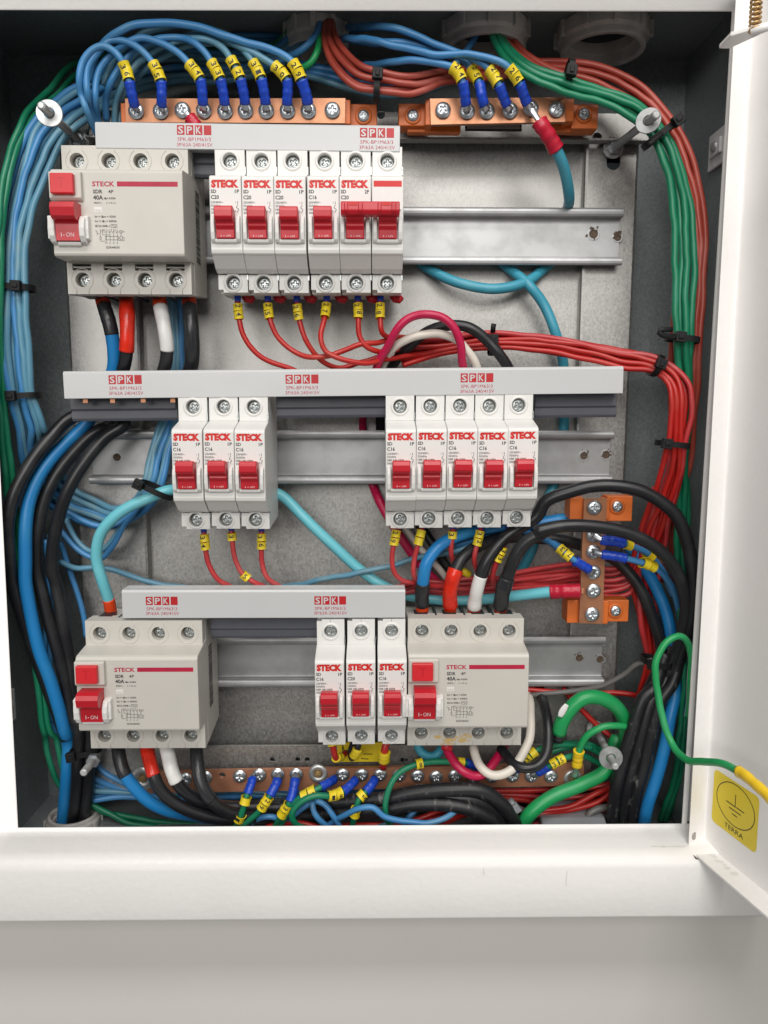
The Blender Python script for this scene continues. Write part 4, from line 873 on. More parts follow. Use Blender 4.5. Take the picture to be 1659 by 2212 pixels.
# --- brick red and green bundles over the top right
lanes('brick red wire from below in the bundle sweeping to the right wall', ['wire_brick'], 1.85,
      [('b', 1150, 180, 1210, 180, 486), ('b', 1130, 330, 1260, 330, 478), ('b', 1200, 560, 1370, 480, 472), ('b', 1400, 740, 1490, 590, 468), ('B', 0, 395, 0, 315, 467), ('B', 130, 400, 130, 330, 468), ('B', 280, 350, 280, 305, 474),
       ('B', 450, 340, 450, 290, 490), ('B', 650, 310, 650, 260, 490), ('B', 800, 330, 830, 265, 482), ('B', 980, 400, 1000, 310, 476), ('B', 1120, 470, 1150, 410, 471), ('B', 1240, 620, 1270, 560, 468), ('B', 1310, 790, 1350, 750, 466),
       ('B', 1350, 1000, 1390, 1000, 465), ('D', 1340, 150, 1382, 150, 465), ('D', 1320, 350, 1368, 350, 465), ('D', 1310, 520, 1355, 520, 467), ('D', 1290, 700, 1340, 700, 472), ('D', 1260, 900, 1320, 900, 478), ('F', 1180, 0, 1260, 0, 486), ('F', 1180, 300, 1260, 300, 500)], 5, 'brick red wires over the top', 1.8, .11)
lanes('brick red wire from the left coming out of the centre locknut', ['wire_brick'], 1.85, [('B', 505, 150, 540, 150, 484), ('B', 590, 240, 610, 230, 478), ('B', 720, 320, 740, 305, 472), ('B', 880, 370, 890, 345, 470), ('B', 1050, 450, 1060, 430, 470), ('B', 1170, 560, 1180, 540, 470), ('B', 1235, 750, 1290, 740, 470), ('B', 1270, 950, 1330, 950, 470), ('D', 1250, 300, 1340, 300, 470), ('D', 1240, 500, 1330, 500, 474), ('D', 1240, 760, 1320, 760, 480)], 2, 'brick red wires from the centre locknut', 1.0, .0)
lanes('green wire from the left in the bundle down the right wall', ['wire_green'], 2.0,
      [('B', 465, 155, 500, 150, 480), ('B', 520, 250, 550, 220, 470), ('B', 610, 320, 640, 290, 463), ('B', 760, 390, 780, 335, 460), ('B', 920, 435, 940, 385, 460), ('B', 1060, 500, 1090, 440, 459), ('B', 1150, 590, 1195, 540, 459), ('B', 1205, 700, 1265, 680, 458), ('B', 1245, 880, 1318, 870, 458), ('B', 1258, 1106, 1338, 1106, 457), ('D', 1260, 150, 1335, 150, 456), ('D', 1265, 350, 1328, 350, 456),
       ('D', 1275, 520, 1325, 520, 460), ('D', 1285, 700, 1325, 700, 470), ('D', 1275, 900, 1310, 900, 476), ('F', 1270, 0, 1310, 0, 480), ('F', 1265, 200, 1310, 200, 482), ('F', 1280, 420, 1325, 420, 476), ('F', 1300, 700, 1335, 700, 470), ('F', 1270, 1000, 1300, 1000, 480), ('H', 1260, 350, 1290, 350, 490), ('H', 1190, 560, 1220, 560, 500)], 4, 'green wires down the right side', 1.6, .10)
# --- red circuit wires below the top row
def cw(no, m, spec, where, r=1.6, mk=6.5, txt=None, group='marked red circuit wires'):
    return wire('red wire marked %s %s' % (no, where), m, r, spec, [('ferrule', 0, 5.5), ('mark', mk, txt or no, 1)], group, n=10)
R1, R2 = 'wire_red', 'wire_pink'
cw('24', R1, 'C 1027,165,474 1027,200,472 1033,270,470 1055,350 1120,430,471 1250,487,474 P 720,830,480', 'under the leftmost breaker of the top row')
cw('25', R1, 'C 1157,165,474 1157,205,472 1165,270,469 1200,350 1275,415 1370,440,466 1470,413,468 1560,383 1659,368,474 D 60,355,486 250,345 440,340,486 600,350,480 800,395,476 1000,440,472', 'under the second breaker of the top row')
cw('26', R1, 'C 1282,165,474 1284,215,472 1295,285,471 1330,380 1400,462,474 1470,482,478 1580,455,482 1659,425,484 D 100,380,488 300,370 450,372,486 650,385,478 900,430,472', 'under the third breaker of the top row')
cw('27', R1, 'C 1412,165,474 1410,215,471 1400,280,466 1385,350,462 1405,410 1480,447,462 1600,462,466 D 40,440,476 200,420,486 400,395,486 600,400,480 800,430,474', 'under the fourth breaker of the top row')
wire('red wire marked 28 under the left pole of the double pole breaker', R1, 1.6, 'C 1545,165,474 1547,215,471 1548,280,468 1553,345 1580,390 1625,410,470 D 30,412,480 200,385,490', [('ferrule', 0, 5.5), ('mark', 6.5, '28', 1)], 'marked red circuit wires')
wire('red wire marked 28 half hidden by the crimson loop', R1, 1.6, 'C 1645,165,474 1643,215,471 1643,280,468 1650,330 D 20,350,474 120,350,484 300,340,490', [('ferrule', 0, 5.5), ('mark', 6.5, '28', 1)], 'marked red circuit wires')
for k in range(6):
    x0 = 1032+k*134+(0 if k < 5 else -30)
    mb = MB(); tube(mb, path('C %d,172,476 %d,186,475 %d,190,475 %d,180,476' % (x0+25, x0+35, x0+50, x0+58)), 2.3, 10); o_ = mb.build('red_terminal_cap', 'red_plastic'); tag(o_, ['leftmost', 'second', 'third', 'fourth', 'fifth', 'rightmost'][k]+' red bridging piece peeking out under the top row breakers', 'terminal cap', 'red bridging pieces under the top row')
lanes('bright red wire from above in the bundle turning down beside the green wires', [R2, R1, R1, R1, R1, R2, R1], 1.65,
      [('D', 30, 350, 80, 470, 484), ('D', 230, 360, 250, 425, 488), ('D', 440, 335, 440, 405, 484), ('D', 640, 340, 640, 410, 478), ('D', 850, 370, 850, 440, 473), ('D', 1030, 410, 1030, 480, 468), ('D', 1180, 440, 1170, 500, 462), ('D', 1275, 500, 1225, 545, 457), ('D', 1325, 580, 1240, 620, 455), ('D', 1325, 690, 1230, 700, 456), ('D', 1305, 815, 1215, 815, 458), ('D', 1290, 950, 1195, 940, 464),
       ('F', 1245, 0, 1140, 0, 474), ('F', 1215, 130, 1100, 120, 484), ('F', 1180, 300, 1070, 280, 492), ('F', 1170, 500, 1110, 480, 496), ('F', 1170, 640, 1130, 640, 496), ('F', 1160, 800, 1090, 800, 500)], 7, 'bright red wires down the right side', 1.9, .13)
lanes('pale red wire from above behind the upright copper bar', [R2], 1.7, [('F', 540, 270, 540, 330, 486), ('F', 700, 240, 700, 320, 492), ('F', 850, 220, 850, 320, 494), ('F', 950, 240, 950, 345, 494), ('F', 1050, 220, 1060, 320, 492), ('F', 1110, 120, 1130, 190, 488), ('D', 1170, 1000, 1200, 1040, 476)], 5, 'pale red wires behind the upright bar', 1.5, .05)
wire('pale red wire looping lowest behind the upright neutral bar', R2, 1.8, 'F 945,360,492 1000,366 1060,350 1090,300,490 1130,180 1170,50')
wire('pale red wire dropping beside the lower end of the upright neutral bar', R2, 1.9, 'F 1105,300,490 1105,400 1112,500 1135,600,494 1150,660')
# --- middle row circuit wires
cw('34', R2, 'E 877,55,474 880,75,472 885,130,470 900,220 940,290 1000,325,474 P 540,1300,480', 'under the left breaker of the three in the middle row')
wire('red wire with one high and one low yellow marker, above the bottom busbar', R2, 1.6, 'E 1000,50,474 1000,75,472 1003,120,471 1015,200 1050,270 1110,310 1150,325,474 P 600,1300,480', [('ferrule', 0, 5), ('mark', 6, '3', 1), ('mark', 33, '5', 1)], 'marked red circuit wires')
cw('36', R2, 'E 1130,50,474 1130,75,472 1130,130,470 1132,220 1155,285 1215,325,474 P 650,1300,480', 'under the right breaker of the three in the middle row')
cw('29', R2, 'g 228,90,474 222,140,470 200,260,467 180,380 195,510 260,585,470 380,615,474 560,640,480 800,660,486 F 560,330,490', 'under the leftmost breaker of the five')
wire('red wire with a turned yellow marker under the second breaker of the five', R2, 1.6, 'g 450,90,474 440,140,470 410,260,467 375,400 365,520 400,600,472 560,640,480 700,600,484 900,570 F 560,300,490', [('ferrule', 0, 5.5), ('mark', 6.5, '  ', 1)], 'marked red circuit wires')
wire('red wire with a single yellow marker 3 under the centre breaker of the five', R2, 1.6, 'g 710,90,474 706,160,470 695,260,469 690,350 710,430,474 760,520,482 900,590,486 F 560,280,490', [('ferrule', 0, 5.5), ('mark', 6.5, '3', 1)], 'marked red circuit wires')
cw('32', R2, 'g 952,90,474 945,150,470 920,260,468 890,400 910,490,474 1000,560,484 F 560,290,490', 'under the fourth breaker of the five')
wire('red wire marked 33 slanting from the rightmost breaker of the five', R2, 1.75, 'g 1195,90,474 1180,170,470 1135,310,466 1080,440,466 1050,560,470 1080,640,478 F 560,310,488 800,330,494', [('ferrule', 0, 5.5), ('mark', 17, '33', 1)], 'marked red circuit wires')
mb = MB(); tube(mb, path('g 770,500,483 850,545,484'), 2.6, 8); o_ = mb.build('number_marker', 'marker_yellow'); tag(o_, 'loose yellow marker sleeve peeking out from behind the red taped cable', 'marker')
lanes('pale red wire from above running flat behind the taped cables', [R2], 1.7, [('E', 1640, 345, 1640, 385, 488), ('g', 420, 600, 420, 700, 490), ('g', 700, 620, 700, 720, 490), ('g', 1000, 600, 1000, 690, 490), ('F', 540, 290, 540, 345, 490), ('F', 700, 290, 700, 350, 492), ('F', 850, 260, 850, 340, 494)], 4, 'pale red wires behind the taped cables', 1.2, .1)
# --- turquoise cables
wire('turquoise cable from the top right copper bar, looping behind the top rail', 'wire_turquoise', 3.3, 'B 635,470,466 680,540,462 730,620,466 775,720,474 800,850,490 792,910,512.5 790,960,512.5 D 775,-60,512.5 765,-20,512.5 730,20,512.5 690,55,510 620,110,502 480,142,498 320,115,501 200,60,509 150,20,512.5 130,-40,512.5 300,-120,512.5 440,-50,512.5 490,10,512.5 540,55,510 620,120,501 690,210 740,330,500 772,450,505 780,600,510 778,700,512.5 775,760,512.5 760,880,512.5 745,960,512.5 720,1020,511 690,1080,506 F 640,160,505 580,270,508 540,330,510',
     [('crimp', 10, 28.5, 'sleeve_red')], w0=12)
mb = MB(); P = path('B 635,470,466 680,540,462')
for k in range(9): a = k*.7; mb.n; tube(mb, np.array([P[0]*.35+P[1]*.65+(1.8*math.cos(a), -.5, 1.8*math.sin(a)*.4), P[1]+(2.0*math.cos(a+.4), 1.5*math.sin(a), 1.2*math.sin(a))])+0, .3, 5)
o_ = mb.build('copper_strands', 'copper'); tag(o_, 'bare copper strands entering the red sleeve on the top right neutral bar', 'wire strands')
wire('light turquoise cable from the bottom left ivory breaker behind the middle row', 'wire_aqua', 3.5, 'E 482,450,482 470,380,478 443,300,474 417,200,472 f 862,1090,470 950,965,469 1080,860,469 1280,765,470 1480,695,474 P 430,1062,486 P 520,1058,497 P 600,1066,499 E 1300,10,495 1360,70,494 1440,145,494 1550,245,494 1650,315,492 F 80,355,492 250,380,492 420,378,488 600,358,478 740,344,470 850,342,466 905,340,466',
     [('boot', 2, 13)], w1=-22)
wire_end = path('F 722,345,471 790,343,467 848,342,466 905,340,466')
wire('crimson lug sleeve on the upright copper bar', 'wire_magenta', 3.3, wire_end, [('crimp', 0, 17.5, 'sleeve_red')], w0=1, w1=12)
mb = MB()
for k in range(8): a = k*.8; tube(mb, path('F 843,%d,466 872,%d,465.5' % (333+k*2.6, 330+k*3.2)), .38, 5)
o_ = mb.build('copper_strands', 'copper'); tag(o_, 'bare copper strands beside the crimson sleeve at the upright neutral bar', 'wire strands')
# --- thick feeds of the top left residual current breaker
def feed(label, m, r, spec, parts, group='thick feed cables'): return wire(label, m, r, spec, parts, None, n=16)
feed('blue cable with black tape under the leftmost pole of the top left ivory breaker', BT, 4.0, 'C 436,165,482 448,210,478 475,300,476 492,400,478 490,490,482 440,620,488 f 740,130,490 560,300,486 400,480,478 300,650,473 240,850,470 220,1050,468 220,1327,468 E 110,300,468 135,450,469 170,600,470 215,720,472 255,850,475 285,960,480 G 295,200,484 290,330,486 280,460,492 265,620,500', [('boot', 0, 9), ('tape', 8, 27, 'tape_black', 1.07)])
feed('cable wrapped in red tape under the top left ivory breaker', 'wire_black', 3.9, 'C 545,165,480 548,230,474 550,330,471 545,430,473 530,500,478 480,640,486 f 1080,110,484 900,250,480 700,500,474 580,720,472 500,960,474 455,1200,476 450,1400,478 E 240,300,480 270,470,480 300,650,482 325,850,482 G 375,130,484 385,300,486 378,430,490 350,620,500', [('boot', 0, 9), ('tape', 8, 37, 'tape_red', 1.12)])
feed('cable wrapped in white tape under the top left ivory breaker', 'wire_black', 3.9, 'C 685,165,480 695,230,474 712,320,471 722,410,473 708,490,478 640,620,484 f 1000,110,494 820,200,490 640,370,486 470,600,482 370,820,480 320,1100,478 320,1400,478 E 175,320,478 215,480,478 255,620,478 290,760,480 320,900,480 G 335,130,480 335,300,482 328,450,488 305,620,500', [('boot', 0, 11), ('tape', 10, 37, 'tape_white', 1.1)])
feed('black taped cable under the rightmost pole of the top left ivory breaker', 'wire_black', 4.0, 'C 815,165,480 820,240,474 828,330,472 832,420,475 815,500,482 700,600,492 f 620,70,486 460,220,478 300,410,470 180,610,464 100,800,461 65,1000,460 70,1200,462 90,1400,465 E 45,280,466 90,430,470 140,580,474 190,720,478 240,850,480 290,980,482', [('boot', 0, 9), ('tape', 8, 48, 'tape_black', 1.06)])
lanes('blue wire from the left between the black cables, bottom left', [B1], 1.8, [('E', 195, 120, 215, 100, 484), ('E', 210, 250, 235, 300, 486), ('E', 190, 760, 210, 760, 482), ('E', 215, 900, 225, 900, 484), ('G', 215, 120, 230, 120, 486), ('G', 260, 270, 270, 250, 488), ('G', 300, 400, 315, 390, 494)], 2, 'blue wires between black cables', 1, 0)
# --- loose blue loops under the middle left tie
wire('blue wire looping lowest behind the turquoise cable', B1, 1.75, 'f 530,1050,492 640,1180,490 760,1265,490 870,1290,490 960,1200,489 1080,1000,488 1180,860,487 1270,690,486')
wire('blue wire looping just above the lowest loop behind the turquoise cable', B2, 1.75, 'f 570,940,494 650,1110,493 760,1215,492 860,1225,491 950,1150 1050,1010 1140,900 1230,700,488')
wire('bright blue wire curving from the black cables behind the turquoise bend', B1, 1.8, 'f 570,880,488 700,950,487 850,1005,487 1000,990,488 1110,930 1200,830 1300,680,486')
wire('long blue wire crossing the plate low between the middle and bottom rows', B2, 1.85, 'E 258,215,494 330,243,492 400,240,492 480,247,494 600,290,498 760,322,500 1000,340,502 1250,320,502 1400,290,494 1550,262,488 F 0,240,487 150,197,490 320,165,486 450,115,488 600,85,490 760,100,492')
wire('blue wire dropping straight from the loops toward the bottom left breaker', B1, 1.8, 'E 262,130,498 300,250,498 340,370,497 365,470,496 372,540,496')
# --- crimson, cream and black loops left of the middle row
wire('crimson cable looping above the long busbar', 'wire_magenta', 2.5, 'P 800,1030,512.8 P 790,1000,512.8 P 784,935,512.5 P 784,905,508 P 795,840,484 D 10,400,466 70,300,460 130,262 190,250,458 250,262 300,310 330,380,460 342,480,466 P 1002,840,482 P 1002,900,500')
wire('cream cable looping above the long busbar', 'wire_cream', 2.5, 'P 815,850,490 D 0,460,478 50,390,470 130,347,466 220,337,465 300,355 360,405 400,475,468 P 1040,850,486')
wire('black cable looping behind the cream loop above the long busbar', 'wire_black', 3.2, 'P 822,1000,512.8 822,930,512.5 P 822,905,508 P 826,850,496 D 45,460,488 110,390,480 190,325,474 280,300,470 370,310,468 450,370 510,440 545,500,474 P 1115,850,486')
wire('crimson cable slanting down behind the five middle breakers', 'wire_magenta', 3.0, 'C 1600,960,512.8 1615,1000,512.5 1645,1070,505 g 200,130,500 290,270,498 380,400,498 480,520,499 580,620,500 660,760,505')
wire('cream cable slanting down behind the five middle breakers', 'wire_cream', 2.3, 'g 240,50,506 320,170,503 430,320,500 540,440,499 640,560,499 720,680,503')
wire('black cable slanting down behind the five middle breakers', 'wire_black', 3.0, 'g 380,60,508 500,230,505 620,420,503 700,540,503 800,700,506')
# --- taped feeds into the right residual current breaker
feed('blue cable with black tape entering the top of the bottom right ivory breaker', BT, 3.9, 'g 440,860,476 440,800,474 440,690,470 452,570,467 480,440,466 570,310,468 690,230,472 830,180,476 1000,140,480 1180,105,484 F 660,50,486 800,32,488 950,70,490 1060,150,490 1150,280,488 1215,420,484 1245,560,480 1256,690,477 1254,800,472 H 1236,110,468 1213,240,467 1179,370,467 1139,494,470 1119,600,476', [('boot', 0, 6), ('tape', 5, 22, 'tape_black', 1.1)])
feed('cable wrapped in red tape entering the top of the bottom right ivory breaker', 'wire_black', 3.8, 'g 682,860,476 682,800,473 680,690,468 710,560,466 765,430,468 850,340,472 960,280,477 1100,230,482 1300,215,486 F 600,112,488 760,120,490 900,160,492 1010,215,490 1100,320,486 1165,470,484 1200,620,482 1130,800,480 1070,960,478 H 1020,400,482 1000,600,490', [('boot', 0, 6), ('tape', 5, 32, 'tape_red', 1.25)])
feed('cable wrapped in white tape entering the top of the bottom right ivory breaker', 'wire_black', 3.9, 'g 890,860,476 893,800,472 915,670,466 945,560,464 990,440,463 1060,330,464 1160,220,466 1290,130,467 1430,40,466 D 700,1060,464 800,1020,461 900,995,459 1000,993,457 1110,1015,456 1200,1065,456 F 1265,20,456 1310,130,456 1335,280,456 1335,420,457 1300,560,462 1235,740,474 H 1150,100,482 1090,350,488 1050,560,494', [('boot', 0, 6), ('tape', 5, 29, 'tape_white', 1.15)])
feed('black cable with loose tape, rightmost into the bottom right ivory breaker', 'wire_black', 3.9, 'g 1118,860,476 1120,800,471 1140,670,464 1190,520,460 1250,370,457 1350,250,455 1500,170,453 F 650,88,452 780,60,451 950,68,451 1090,105,452 1200,175,454 1270,270,456 1305,390,458 1290,520,461 1230,700,472 1170,880,482 H 1120,250,488 1080,440,494 1060,600,498', [('boot', 0, 7), ('tape', 6, 30, 'tape_black', 1.2)])
lanes('scuffed black cable from the left in the bottom right corner', ['wire_black_scuffed'], 4.0, [('F', 1215, 610, 1300, 560, 474), ('F', 1165, 760, 1245, 740, 470), ('H', 1120, 30, 1195, 40, 468), ('H', 1072, 170, 1155, 180, 467), ('H', 1025, 320, 1125, 320, 469), ('H', 996, 450, 1088, 450, 474), ('H', 982, 610, 1062, 610, 482)], 3, 'scuffed black cables in the bottom right corner', 1.2, 0)
lanes('blue wire from above crossing behind the red wires of the five breakers', [B1], 1.8, [('g', 720, 240, 720, 290, 484), ('g', 900, 190, 900, 240, 486), ('g', 1100, 130, 1100, 180, 488), ('g', 1280, 100, 1280, 190, 490), ('F', 640, 75, 640, 90, 492), ('F', 700, 110, 700, 120, 492), ('F', 780, 160, 780, 180, 480)], 2, 'blue wires behind the feed cables', .8, 0)
wire('blue wire marked 37 reaching the upright neutral bar from the left', B1, 1.9, 'F 905,262,466 880,245,463 810,200,460 750,150,464 700,122,474 620,90,484 500,80,488', [('crimp', 5, 17), ('mark', 20, '73', 1)], 'marked blue wires on the upright bar', w0=12)
wire('blue wire with two yellow markers on the second visible screw of the upright neutral bar', B1, 1.95, 'F 905,172,466 940,182,463 1010,193,461 1090,212,462 1170,240,464 1230,300,468 1265,390,474 1290,500,480', [('crimp', 5.5, 20), ('mark', 31, '  ', 1)], 'marked blue wires on the upright bar', w0=12)
wire('blue wire with two spread yellow markers on the upper screw of the upright neutral bar', B1, 1.95, 'F 905,100,466 940,120,463 1010,130,463 1080,150,466 1140,180,468 1200,250,472 1250,360,478', [('crimp', 5.5, 20), ('mark', 20.5, ' ', 1), ('mark', 38, ' ', 1)], 'marked blue wires on the upright bar', w0=12)
wire('thin grey cable curving from behind the right residual current breaker to the black bundle', 'wire_grey', 1.7, 'F 600,795,500 700,785,496 850,770,490 960,745,484 1040,700,480 1090,660,476 1160,640,472')
wire('bright red wire running level under the bottom rail', R1, 1.8, 'F 600,765,502 750,778,500 850,780,498 1000,782,496 1080,790,494 1120,805,496')
wire('bright red wire crossing diagonally behind the bottom right stud', R1, 1.9, 'F 770,760,506 850,850,502 930,930,498 1000,985,494 1030,1000,494')
# --- green cables bottom right
wire('thick bright green cable with a cut end, arching at the bottom right', 'wire_green_bright', 4.6, 'F 755,955,470 770,905,468 810,845,467 860,805,467 920,800,468 990,830,470 1035,890,474 1045,970,478 1030,1060,482 H 1010,200,484 960,340,480 860,400,476 720,460,472 640,520,470 580,600,472', [], w0=0)
mb = MB(); tube(mb, path('F 750,990,470.5 756,950,470'), 3.6, 14); o_ = mb.build('heat_shrink_end', 'tape_black'); tag(o_, 'black end cap on the cut end of the thick green cable', 'end cap')
mb = MB(); P, s_ = resample(path('F 760,885,463.4 772,860,463 790,832,462.8'), 1); tube(mb, P, [1.6, 2.3, 2.2, 1.5], 8, sy=.3); o_ = mb.build('white_tag', 'tape_white'); tag(o_, 'white paper tag stuck on the arch of the thick green cable', 'tag')
wire('green wire from the yellow lug on the earth bar to behind the black cables', 'wire_green_bright', 2.2, 'H 822,372,478 835,310,474 845,250,470 880,190,467 940,158,466 1010,148,467 1070,160,470 1120,180,476', [('crimp', 10, 23, 'sleeve_yellow')], w0=14)
wire('long green earth wire running out of the cabinet to the yellow lug on the door', 'wire_green_bright', 2.1, 'e 960,330,462 980,200,458 985,50,455 d 995,1250,452 975,1150,450 930,1085,448 880,1070,447 800,1100,446 730,1190,445 690,1320,444 e 695,60,443 715,200,441 760,370,438 820,550,434 880,650,426 960,705,417 1080,715,406 1220,730,393 1380,790,381 1500,865,370 1600,960,361 1720,1080,351 1800,1170,346', [('crimp', -34, -.5, 'sleeve_yellow')])
lanes('green wire from below behind the lower right stud', ['wire_green'], 2.0, [('H', 680, 275, 700, 250, 486), ('H', 800, 240, 800, 225, 486), ('H', 900, 250, 900, 235, 488), ('H', 960, 300, 980, 290, 490), ('H', 1010, 350, 1040, 350, 494)], 2, 'green wires behind the lower right stud', 1, 0)
wire('green wire marked 3 beside the cream loop on the earth bar', 'wire_green', 1.9, 'H 555,360,481 590,315,478 640,270,476 700,240,478 800,232,482 900,245,486', [('crimp', 4.5, 14), ('mark', 15, '3 ', 1)], 'green earth wires on the copper bar', w0=10)
wire('green wire marked 35 near the right end of the earth bar', 'wire_green', 1.9, 'H 640,366,480 690,338,476 740,308,474 790,285,476 860,280,480 960,330,488', [('crimp', 5, 14), ('mark', 16, '35', 1)], 'green earth wires on the copper bar', w0=10)
wire('green wire with marker 8 curving over the earth bar screws', 'wire_green', 1.9, 'H 420,330,478 350,310,474 280,305,471 200,305,469 120,322,466 60,360,464 20,430,461 5,510,461 20,570,464 50,610,470', [('crimp', 1, 12), ('mark', 14, ' ', 1), ('mark', 42, '8', 1)], 'green earth wires on the copper bar')
# --- loops below the right residual current breaker
wire('crimson cable looping below the right residual current breaker', 'wire_magenta', 2.9, 'c 530,570,478 555,640,474 620,740,468 700,810,465 790,845,465 870,820,466 940,740,470 1000,650,476 1040,580,482')
wire('cream cable looping below the scorched ivory breaker and up its right side', 'wire_cream', 2.9, 'c 770,580,476 790,670,470 840,770,464 930,835,461 1020,830,460 1110,780,461 1180,690,464 1240,560,470 1270,400,478 1265,250,488 1245,150,500 1235,90,512.8 1230,0,512.8')
wire('black cable looping below the scorched ivory breaker and up behind the rail', 'wire_black', 3.3, 'c 1010,600,476 1070,680,468 1140,750,461 1230,775,458 1330,750,459 1400,660,462 1420,500,468 1410,350,476 1380,220,488 1355,150,500 1345,90,512.5 1340,0,512.5')
wire('turquoise cable bending below the left pole of the right residual current breaker', 'wire_turquoise', 3.1, 'c 290,560,484 310,620,483 370,670,482 440,670,483 490,620,485 520,570,488')
mb = MB(); tube(mb, path('c 500,580,473 590,600,472'), 2.6, 10); o_ = mb.build('red_boot', 'red_plastic'); tag(o_, 'small crimson boot at the top of the crimson loop', 'boot')
# --- marked wires and sign under the bottom row breakers
wire('short red wire with yellow sleeves under the left breaker of the bottom row', R1, 2.0, 'h 1208,70,472 1212,110,471 1225,180,470 1238,235,472 1260,250,476 1330,200,486', [('crimp', 0, 5, 'marker_yellow'), ('crimp', 16, 23, 'marker_yellow')], 'short wires with yellow sleeves')
wire('short black wire with yellow sleeves under the centre breaker of the bottom row', 'wire_black', 2.0, 'h 1442,70,472 1440,110,471 1430,170,470 1400,230,474 1380,250,478 1370,180,484 1400,100,488', [('crimp', 7, 15, 'marker_yellow')], 'short wires with yellow sleeves')
wire('short red wire with a yellow sleeve under the right breaker of the bottom row', R1, 2.4, 'H 15,210,472 5,240,470 2,270,470 0,300,473 -5,330,478', [('crimp', 8, 16, 'marker_yellow')], 'short wires with yellow sleeves')
mb = MB(); a, b = path('h 1255,110,496 1659,275,496'); mb.box(a[0], b[0]+22*.0, 495.6, 496.2, b[2], a[2]); 
def bar_(x0, y0, x1, y1, w_=.6):
    p, q = path('h %f,%f,495.5 %f,%f,495.5' % (x0, y0, x1, y1)); tube(mb, np.array([p, q]), w_/2, 5, 1)
bar_(1480, 210, 1560, 212); bar_(1460, 250, 1525, 254); bar_(1300, 130, 1320, 200); bar_(1300, 150, 1306, 260); bar_(1640, 190, 1620, 270)
o_ = mb.build('earth_sticker', ['marker_yellow', 'print_black']); tag(o_, 'yellow earth sticker behind the wires under the bottom row breakers', 'sticker')
# --- feeds out of the bottom left residual current breaker
feed('blue cable with black tape below the bottom left ivory breaker', BT, 4.0, 'G 508,225,478 515,280,472 535,350,468 585,420,468 650,480,470 740,520,474 860,540,482 1000,560,490', [('tape', 0, 22, 'tape_black', 1.07)])
feed('cable with red tape below the bottom left ivory breaker', 'wire_black', 4.0, 'G 632,225,478 642,280,472 660,350,466 690,420,464 750,480,464 840,525,466 950,552,470 1080,565,476 1250,560,482', [('tape', 0, 22, 'tape_red', 1.1)])
feed('cable with white tape below the bottom left ivory breaker', 'wire_black', 4.0, 'G 715,225,476 728,280,470 745,350,465 780,415,465 850,465,468 950,495,474 1100,500,480 1300,505,486 1500,510,488 H 0,485,488', [('tape', 0, 26, 'tape_white', 1.1)])
feed('all black taped cable, rightmost below the bottom left ivory breaker', 'wire_black', 4.0, 'G 848,225,478 853,300,470 865,380,465 900,455,463 960,510,466 1060,540,472 1200,550,480 1400,555,486', [('tape', 0, 38, 'tape_black', 1.05)])
lanes('thick scuffed black cable from below, arching over the cabinet floor', ['wire_black_scuffed'], 4.6, [('G', 1000, 560, 1020, 500, 492), ('G', 1250, 545, 1280, 490, 486), ('G', 1500, 520, 1500, 475, 478), ('H', 0, 510, 0, 465, 472), ('H', 120, 490, 120, 440, 469), ('H', 280, 490, 280, 425, 466), ('H', 400, 520, 420, 430, 465), ('H', 480, 575, 500, 480, 467), ('H', 520, 640, 560, 560, 470), ('H', 540, 700, 600, 650, 475)], 3, 'thick black cables at the bottom', 2.0, 0)
lanes('blue wire from above running level under the copper earth bar', [B1, B1, B2, B1], 2.0, [('G', 405, 380, 400, 470, 498), ('G', 520, 420, 520, 455, 502), ('G', 700, 430, 700, 465, 504), ('G', 900, 415, 900, 465, 502), ('G', 1100, 405, 1100, 460, 500), ('G', 1300, 430, 1300, 465, 500), ('G', 1500, 430, 1500, 460, 500), ('H', 100, 415, 100, 450, 500), ('H', 480, 405, 460, 450, 500)], 5, 'blue wires under the earth bar', 1.2, .15)
wire('blue wire slanting from the left stud under the earth bar', B1, 1.9, 'G 400,300,500 450,350,499 520,390,499 600,430,500 700,460,501 860,510,500 950,540,500')
for lb, sp in (('blue wire crossing under the three left markers at the bottom', 'h 420,850,478 520,800,474 600,760,472 700,755,472 780,800,474 830,870,478'),
               ('blue wire looping right of the open green loop at the bottom', 'h 780,860,476 860,760,474 980,660,474 1080,600,476 1150,590,480'),
               ('blue wire falling in an S right of the green loop', 'h 1040,620,470 1050,700,468 1090,770,467 1160,830,468 1220,880,472'),
               ('blue wire falling beside the S shaped wire', 'h 1060,610,472 1150,650,470 1210,730,468 1260,810,468 1310,880,470'),
               ('blue wire rising to the right and passing behind the bottom green wires', 'h 1110,880,476 1230,790,470 1340,730,463 1450,680,459 1560,670,458 H 0,540,457 100,565,457 190,570,457 270,545,459 330,500,466')):
    wire(lb, B1, 1.9, sp)
